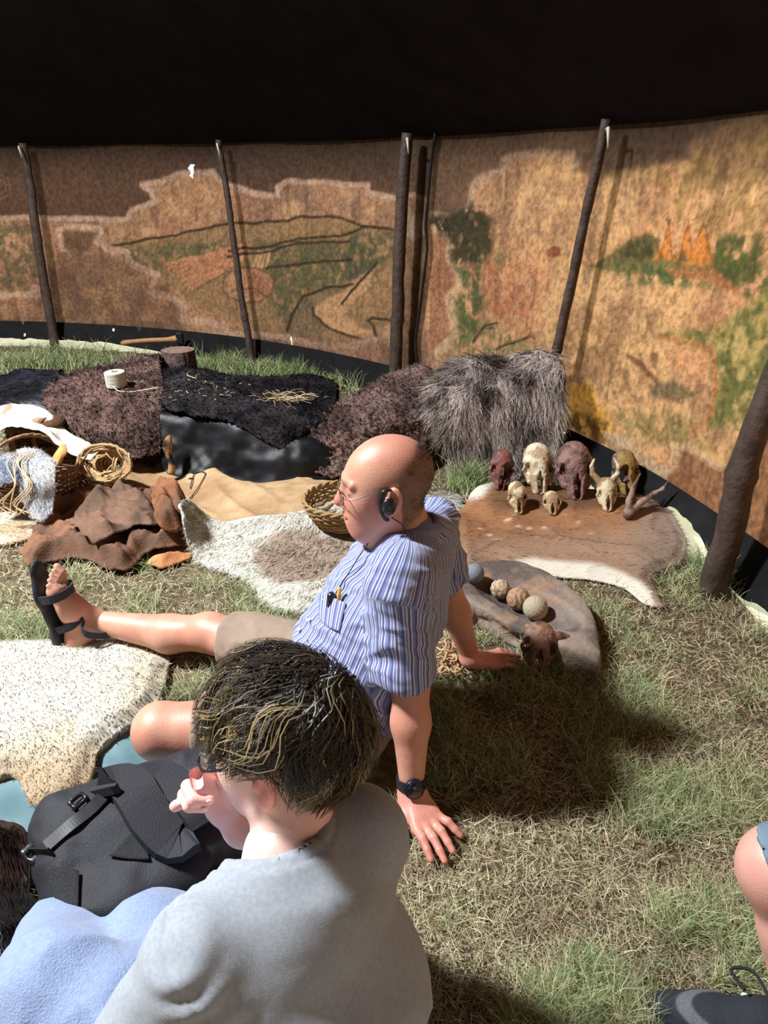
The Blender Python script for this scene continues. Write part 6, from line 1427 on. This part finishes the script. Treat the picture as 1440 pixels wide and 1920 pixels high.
# ---- hollowed stone slab with carved balls
QP = GP([(860, 1082), (872, 1060), (900, 1050), (950, 1046), (1000, 1056), (1050, 1082), (1094, 1116), (1116, 1152), (1124, 1192), (1126, 1236), (1096, 1226), (1040, 1200), (980, 1176), (920, 1146), (872, 1120)], .085)
Qw = wiggle(QP, 90, .004, 20, 3); lo = Qw.min(0); hi = Qw.max(0)
F = Field((lo[0] - .03, lo[1] - .03, -.02), (hi[0] + .03, hi[1] + .03, .13), .0062)
X, Y = np.meshgrid(F.ax[0], F.ax[1], indexing='ij'); d, _, _ = seg_dist(Qw, X, Y); sd2 = np.where(inside(Qw, X, Y), -d, d).astype(np.float32)
zc = F.ax[2][None, None, :]; topz = (.082 + .012 * (fbm(xyz(X, Y), 9, 3, 6) - .5)).astype(np.float32)[:, :, None]
slab = np.maximum(zc - topz, -(zc + .01)); k_ = .016; a_ = sd2[:, :, None] + .10 * np.maximum(.05 - zc, 0); hh = np.maximum(k_ - np.abs(a_ - slab), 0) / k_; F.f = (np.maximum(a_, slab) + hh * hh * k_ * .25).astype(np.float32)
q0, q1 = G(906, 1090, .085), G(1084, 1172, .085); qa = nrm(q1 - q0); qc = (q0 + q1) / 2; R = frame(qa)
F.ell(qc + V3(0, .008, .020), (np.linalg.norm(q1 - q0) * .60, .092, .080), R, k=.010, op='s')
e0, e1 = G(905, 1150, .07), G(1020, 1200, .07)
for t in np.linspace(0, 1, 7): F.ell(e0 + (e1 - e0) * t + V3(0, -.012 * math.sin(t * 5), -.035 + .012 * math.sin(t * 9)), (.035, .02, .018), R, k=.008, op='s')
v, f = F.mesh(1, lambda v, n: .006 * (fbm(v, 22, 4, 3) - .5) + .003 * (fbm(v, 70, 2, 5) - .5))
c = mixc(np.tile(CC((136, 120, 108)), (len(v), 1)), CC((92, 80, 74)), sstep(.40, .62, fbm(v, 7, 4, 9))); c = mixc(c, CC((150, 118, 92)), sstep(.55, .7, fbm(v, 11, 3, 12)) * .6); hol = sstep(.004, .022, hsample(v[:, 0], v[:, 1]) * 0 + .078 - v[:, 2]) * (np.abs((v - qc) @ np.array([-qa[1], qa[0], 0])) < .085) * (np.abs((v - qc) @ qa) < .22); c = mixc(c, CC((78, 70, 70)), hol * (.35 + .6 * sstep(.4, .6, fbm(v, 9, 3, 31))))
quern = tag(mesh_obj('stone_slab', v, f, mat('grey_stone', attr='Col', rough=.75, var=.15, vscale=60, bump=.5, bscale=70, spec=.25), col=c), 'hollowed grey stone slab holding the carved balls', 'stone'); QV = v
def qz(x, y): k = np.hypot(QV[:, 0] - x, QV[:, 1] - y) < .012; return QV[k, 2].max() if k.any() else .03
def ball(label, px, py, r, fun, c1, c2, seed, n=72):
    p = G(px, py, .07); th = np.linspace(0, math.pi, n // 2); ph = np.linspace(0, 2 * math.pi, n, endpoint=False); T_, P2 = np.meshgrid(th, ph, indexing='ij')
    d = np.stack([np.sin(T_) * np.cos(P2), np.sin(T_) * np.sin(P2), np.cos(T_)], -1).reshape(-1, 3); rr = r * (1 + fun(d)); z = qz(p[0], p[1]) + r * .93
    v = V3(p[0], p[1], z) + d * rr[:, None]; i = np.arange(n // 2 * n).reshape(n // 2, n); f = np.stack([i[:-1], i[1:], np.roll(i[1:], -1, 1), np.roll(i[:-1], -1, 1)], -1).reshape(-1, 4)
    c = mixc(np.tile(CC(c1), (len(v), 1)), CC(c2), sstep(0, -.05, fun(d)) * .8 + .2 * fbm(v, 50, 3, seed))
    tag(mesh_obj('carved_ball', v, f, mat('carved_stone', attr='Col', rough=.8, bump=.3, bscale=150, spec=.15), col=c), label, 'stone ball', 'carved balls in the stone slab')
def spiral(ax, k, amp):
    a_ = nrm(ax); b_, c_ = frame_of(a_)
    def g(d):
        t = np.arccos(np.clip(d @ a_, -1, 1)); p = np.arctan2(d @ b_, d @ c_); return amp * (np.clip(np.sin(t * k + p), -.3, 1) - .3) * sstep(1.5, 1.1, t)
    return g
ball('smooth blue-grey ball at the left end of the hollow', 888, 1096, .034, lambda d: .012 * np.sin(18 * (d[:, 0] * .5 + d[:, 2] + .2 * d[:, 1])) * .5, (124, 128, 134), (100, 102, 108), 1)
ball('knobbly beige ball next to the blue-grey one', 938, 1106, .033, lambda d: .13 * (.42 - worley(d, 2.4, 5)), (190, 166, 138), (104, 82, 66), 2)
sa, sb2 = spiral((-.75, -.55, .0), 13, .03), spiral((.55, -.55, .55), 13, .03)
ball('brown ball carved with spirals in the middle of the hollow', 972, 1121, .038, lambda d: sa(d) + sb2(d), (172, 138, 108), (96, 76, 60), 3, 110)
ball('pale grey ball carved with fine spirals, nearest the camera', 1004, 1137, .040, spiral((.45, -.3, .85), 20, .018), (176, 160, 138), (120, 106, 92), 4, 110)
p = G(882, 1160, .02); F = Field(V3(p[0], p[1], 0) - .06, V3(p[0], p[1], 0) + .08, .003); F.ell((p[0], p[1], .034), (.026, .026, .038), rot((0, 1, 0), 14)); v, f = F.mesh(1, lambda v, n: .003 * (fbm(v, 40, 3, 5) - .5))
tag(mesh_obj('banded_pebble', v, f, mat('banded_pebble', attr='Col', rough=.35, spec=.45), col=mixc(np.tile(CC((120, 96, 78)), (len(v), 1)), CC((206, 196, 184)), sstep(.5, .6, fbm(v * V3(1, 1, .4), 34, 2, 7)))), 'smooth banded pebble between the slab and the far arm', 'pebble')
# rope and bone fragment on the grass
skull('skull', 'dark brown weathered skull lying in the grass beside the slab', G(1006, 1268, .0) + V3(0, 0, .018), (-.16, -.70, -.62), (.10, -.58, .78), .66, (134, 100, 82), (92, 68, 58), 8, None, width=1.15, orb=1.55, horns=[([(.01, .04, .0), (-.005, .085, .0), (-.01, .125, -.008)], .026, .018), ([(.0, -.04, .0), (-.02, -.06, .004)], .024, .016)])
rs = np.random.default_rng(12); mb = MB()
for j in range(26):
    p = G(852 + rs.normal() * 17, 1252 + rs.normal() * 14, 0); pts_ = [V3(p[0], p[1], .01 + .035 * rs.random())]; a0 = rs.random() * 6.28
    for k in range(9): a0 += rs.normal() * .9 + .5; q = pts_[-1] + V3(math.cos(a0) * .014, math.sin(a0) * .014, rs.normal() * .006); q[2] = min(max(q[2], .006), .055); pts_.append(q)
    v, f = tube_vf(spline(pts_, 30), .0036, 6); mb.add(v, f, np.array(srgb(176, 142, 108)) * (.7 + .5 * rs.random()))
tag(mb.build('rope_bundle', m_wick, col=True), 'tangled tan rope bundle on the grass behind the man', 'rope')

# ---- black backpack
A, B = G(118, 1620, .10), G(405, 1512, .11); xa = nrm(np.append((B - A)[:2], 0)); ya = V3(-xa[1], xa[0], 0); BC = (A + B) / 2 + V3(0, .01, 0); BC[2] = .098
tl = rot(xa, 16); za = tl @ V3(0, 0, 1); yb = tl @ ya; Rb = np.stack([xa, yb, za], 1); hl = np.linalg.norm((B - A)[:2]) / 2 + .03
pack = thing('backpack', 'black backpack lying beside the youth with its straps up', 'backpack', (BC[0], BC[1], 0))
F = Field(BC - V3(.42, .36, .15), BC + V3(.42, .36, .22), .0055); F.at(BC, Rb)
F.box((0, 0, -.012), (hl * .97, .140, .070), .045); F.ell((-.04, .0, .036), (hl * .70, .115, .045), k=.05); F.cap((hl * .55, -.06, .015), (hl * .9, .05, .015), .06, .055, k=.05); F.cap((-hl * .85, -.09, -.01), (-hl * .85, .09, -.01), .055, .055, k=.04)
F.ell((-.03, -.125, .055), (.14, .06, .03), k=.02); F.at(); F.plane((0, 0, .006), (0, 0, -1))
v, f = F.mesh(2, lambda v, n: crease(v, n, .008, 9, 61, [[.7, .4, .2], [-.4, .6, .2], [0, .2, .6]]) + .006 * (fbm(v, 8, 2, 3) - .5))
m_nyl = mat('black_nylon', srgb(38, 38, 44), .6, var=.15, vscale=120, bump=.3, bscale=420, spec=.35)
mesh_obj('body', v, f, m_nyl, pack); PV = v; Lp = lambda a, b, c: BC + Rb @ V3(a, b, c)
def ps(px, py, up=.006): return surf(PV, px, py) + za * up + V3(0, -.003, 0)
def webbing(pxs, w, th, name, m=m_nyl, up=.008, pad=None): return band([ps(x, y, up) for x, y in pxs], w, th, name, pack, m, xa if pad is None else pad)
webbing([(190, 1492), (215, 1474), (240, 1470), (262, 1500), (290, 1545), (330, 1580), (368, 1570)], .085, .018, 'shoulder_strap', up=.014, pad=nrm(xa * .8 + ya * .5))
webbing([(300, 1455), (330, 1470), (352, 1495), (372, 1520), (392, 1545)], .075, .016, 'shoulder_strap', up=.012, pad=nrm(xa * .9 + ya * .4))
webbing([(88, 1588), (130, 1548), (170, 1516), (196, 1492)], .026, .005, 'zip_flap', mat('zip_tape', srgb(24, 24, 28), .5), up=.006, pad=yb)
m_mesh = mat('mesh_fabric', srgb(58, 58, 62), .7, var=.6, vscale=420, bump=.9, bscale=500)
def patch(name, q, up, m, parent=pack, n=10):
    g = loft(np.array([[ps(x, y, up) for x, y in r] for r in q]), n, n); n_ = vnormals(g.reshape(-1, 3), grid_faces(n, n)); ff = grid_faces(n, n); ff = ff if (n_ @ V3(0, -.6, .8)).mean() > 0 else ff[:, ::-1].copy(); v, f = solidify(g.reshape(-1, 3), ff, .004); return mesh_obj(name, v, f, m, parent)
patch('mesh_panel', [[(252, 1558), (262, 1562), (272, 1572)], [(228, 1580), (252, 1584), (278, 1590)], [(204, 1602), (240, 1608), (282, 1608)]], .007, m_mesh)
patch('side_pocket', [[(88, 1622), (115, 1624), (150, 1630)], [(92, 1655), (118, 1660), (150, 1668)], [(104, 1690), (125, 1698), (146, 1702)]], .008, m_mesh)
for px, py, nm in ((150, 1502, 'buckle'), (60, 1598, 'strap_tab')):
    p0 = ps(px, py, .01) if px > 100 else G(62, 1600, .13); F = Field(p0 - .05, p0 + .05, .003); F.box(p0, (.018, .013, .006) if px > 100 else (.016, .022, .006), .004, Rb @ rot((0, 0, 1), 30)); F.box(p0 + za * .002, (.010, .005, .01), 0, Rb @ rot((0, 0, 1), 30), op='s'); xv, xf = F.mesh(1); mesh_obj(nm, xv, xf, m_blackp, pack)
tb = G(62, 1600, .13); band([tb, (tb + ps(95, 1600, .004)) / 2, ps(100, 1598, .004)], .03, .004, 'webbing', pack, mat('webbing', srgb(20, 20, 23), .6), za)
m_print = mat('white_print', srgb(220, 226, 228), .6)
for a0, b0 in (((327, 1460), (356, 1440)), ((332, 1462), (346, 1450)), ((326, 1456), (336, 1452))):
    p0, p1 = ps(*a0, .0), ps(*b0, .0); mesh_obj('print', *tube_vf(spline([p0, (p0 + p1) / 2, p1], 6), .0016, 5), m_print, pack)
# ================================================================== GRASS
def cover_px(pts, z=0.0):
    P = np.array(GP(pts, z)); gx_, gy_ = np.meshgrid(GX, GY, indexing='ij'); COVER[inside(P, gx_, gy_)] = True
cover_px([(870, 1085), (900, 1060), (1000, 1070), (1090, 1130), (1120, 1180), (1118, 1245), (1040, 1215), (900, 1165)])
cover_px([(60, 1720), (80, 1600), (250, 1470), (420, 1480), (450, 1600), (300, 1720)]); cover_px([(110, 1180), (600, 1240), (700, 1330), (700, 1400), (430, 1450), (290, 1440), (250, 1400), (270, 1330), (420, 1300), (420, 1240), (110, 1205)])
cover_px([(-60, 1700), (760, 1600), (740, 1960), (-60, 1960)]); cover_px([(760, 1480), (800, 1470), (860, 1540), (872, 1600), (800, 1600), (750, 1540)], 0); cover_px([(870, 1215), (960, 1205), (962, 1235), (880, 1255)], 0)
cover_px([(1225, 1870), (1460, 1870), (1460, 1960), (1225, 1960)]); cover_px([(300, 900), (640, 900), (640, 720), (300, 720)]); cover_px([(90, 860), (300, 870), (300, 720), (90, 720)]); cover_px([(640, 890), (1050, 900), (1050, 760), (640, 740)])
def covered(x, y): i = np.clip(((x - HX0) / HC).astype(int), 0, HN[0] - 1); j = np.clip(((y - HY0) / HC).astype(int), 0, HN[1] - 1); return COVER[i, j]
r = np.random.default_rng(99)
def ground_pts(n, x0=-280, x1=1560, y0=640, y1=2020):
    px = r.uniform(x0, x1, n); py = r.uniform(y0, y1, n); cx = (px - 720) / FPX; cy = -(py - 960) / FPX; dz = -sP + cy * cP; t = -CAM_H / dz; x = cx * t; y = (cP + cy * sP) * t
    ok = ~covered(x, y) & (np.hypot(x - TENT_C[0], y - TENT_C[1]) < TENT_R - .03) & (y > .35); return np.stack([x[ok], y[ok], np.full(ok.sum(), -.006)], -1)
m_grass = mat('grass_blades', attr='Col', rough=.6, spec=.25, trans=.18)
def blades(name, label, p, L, W, lean, curl, cfun, seed, seg, up=.6):
    rr = np.random.default_rng(seed); n = len(p); dist = np.hypot(p[:, 0], p[:, 1]); th = rr.random(n) * 6.283 + 2.5 * fbm(p, 6, 2, seed)
    h = np.stack([np.cos(th), np.sin(th), 0 * th], -1); ds = []
    le = lean * (.4 + 1.2 * rr.random(n))
    for s in range(seg):
        a = le + curl * s / seg * (.5 + rr.random(n)); ds.append(nrm(h * np.sin(a)[:, None] + V3(0, 0, 1) * np.cos(a)[:, None] + .12 * rr.normal(size=(n, 3)) * V3(1, 1, .3)))
    o = ribbons(name, p, np.stack(ds, 1), L * (.5 + .9 * rr.random(n)) * (.75 + .6 * sstep(.45, .65, dens(p))), W * (.7 + .6 * rr.random(n)) * np.clip(dist / 2.2, .8, 2.2), cfun(p, rr), m_grass, seed=seed, tipw=.15, nrmls=np.tile(V3(0, 0, 1), (n, 1)), nmix=up)
    return tag(o, label, 'grass', kind='stuff')
def dens(p): return fbm(p, 6.5, 3, 61)
# flattened dry thatch
p = ground_pts(140000); d = dens(p); p = p[(d < .62) | (r.random(len(p)) < .5)]
p[:, 2] += .010 * r.random(len(p))
def dry(p, rr): n = len(p); c = mixc(np.tile(CC((222, 208, 176)), (n, 1)), CC((128, 108, 86)), rr.random(n)); c = mixc(c, CC((130, 104, 86)), sstep(.52, .72, fbm(p, 9, 2, 4)) * .5); return mixc(c, CC((176, 180, 136)), (rr.random(n) < .18) * .8) * (.8 + .5 * rr.random((n, 1)))
blades('dry_grass', 'flattened dry straw-coloured grass across the tent floor', p, .048, .0024, 1.34, .28, dry, 5, 2, up=.42)
# upright green blades in tufts
p = ground_pts(190000); d = dens(p); k = (r.random(len(p)) < sstep(.50, .64, d) * .9 + .05); p = p[k]
def green(p, rr): n = len(p); c = mixc(np.tile(CC((108, 130, 82)), (n, 1)), CC((176, 188, 138)), rr.random(n) ** 1.5); c = mixc(c, CC((214, 202, 160)), (rr.random(n) < .3) * .85); return mixc(c, CC((104, 132, 82)), sstep(.52, .66, fbm(p, 7, 2, 9)) * .5) * (.85 + .4 * rr.random((n, 1)))
blades('green_grass', 'upright green grass tufts growing through the tent floor', p, .052, .0021, .4, 1.0, green, 6, 3, up=.42)
# taller lush grass along the far wall and the right-hand pole
def strip(n, pxs, spread): 
    q = np.array([G(x, y, 0) for x, y in pxs]); i = r.integers(0, len(q) - 1, n); t = r.random((n, 1)); p = q[i] + (q[i + 1] - q[i]) * t; p[:, :2] += r.normal(size=(n, 2)) * spread; p[:, 2] = -.005; return p[np.hypot(p[:, 0] - TENT_C[0], p[:, 1] - TENT_C[1]) < TENT_R - .02]
p = np.concatenate([strip(4000, [(0, 690), (60, 684), (110, 678), (200, 682)], .12), strip(6500, [(360, 690), (420, 692), (480, 700), (540, 706), (600, 712), (700, 722)], .14), strip(2200, [(1330, 1060), (1365, 1072), (1400, 1110)], .05), strip(1600, [(870, 915), (900, 905)], .05)])
blades('tall_grass', 'taller lush grass along the foot of the canvas wall', p, .10, .0026, .22, .9, green, 7, 3, up=.45)
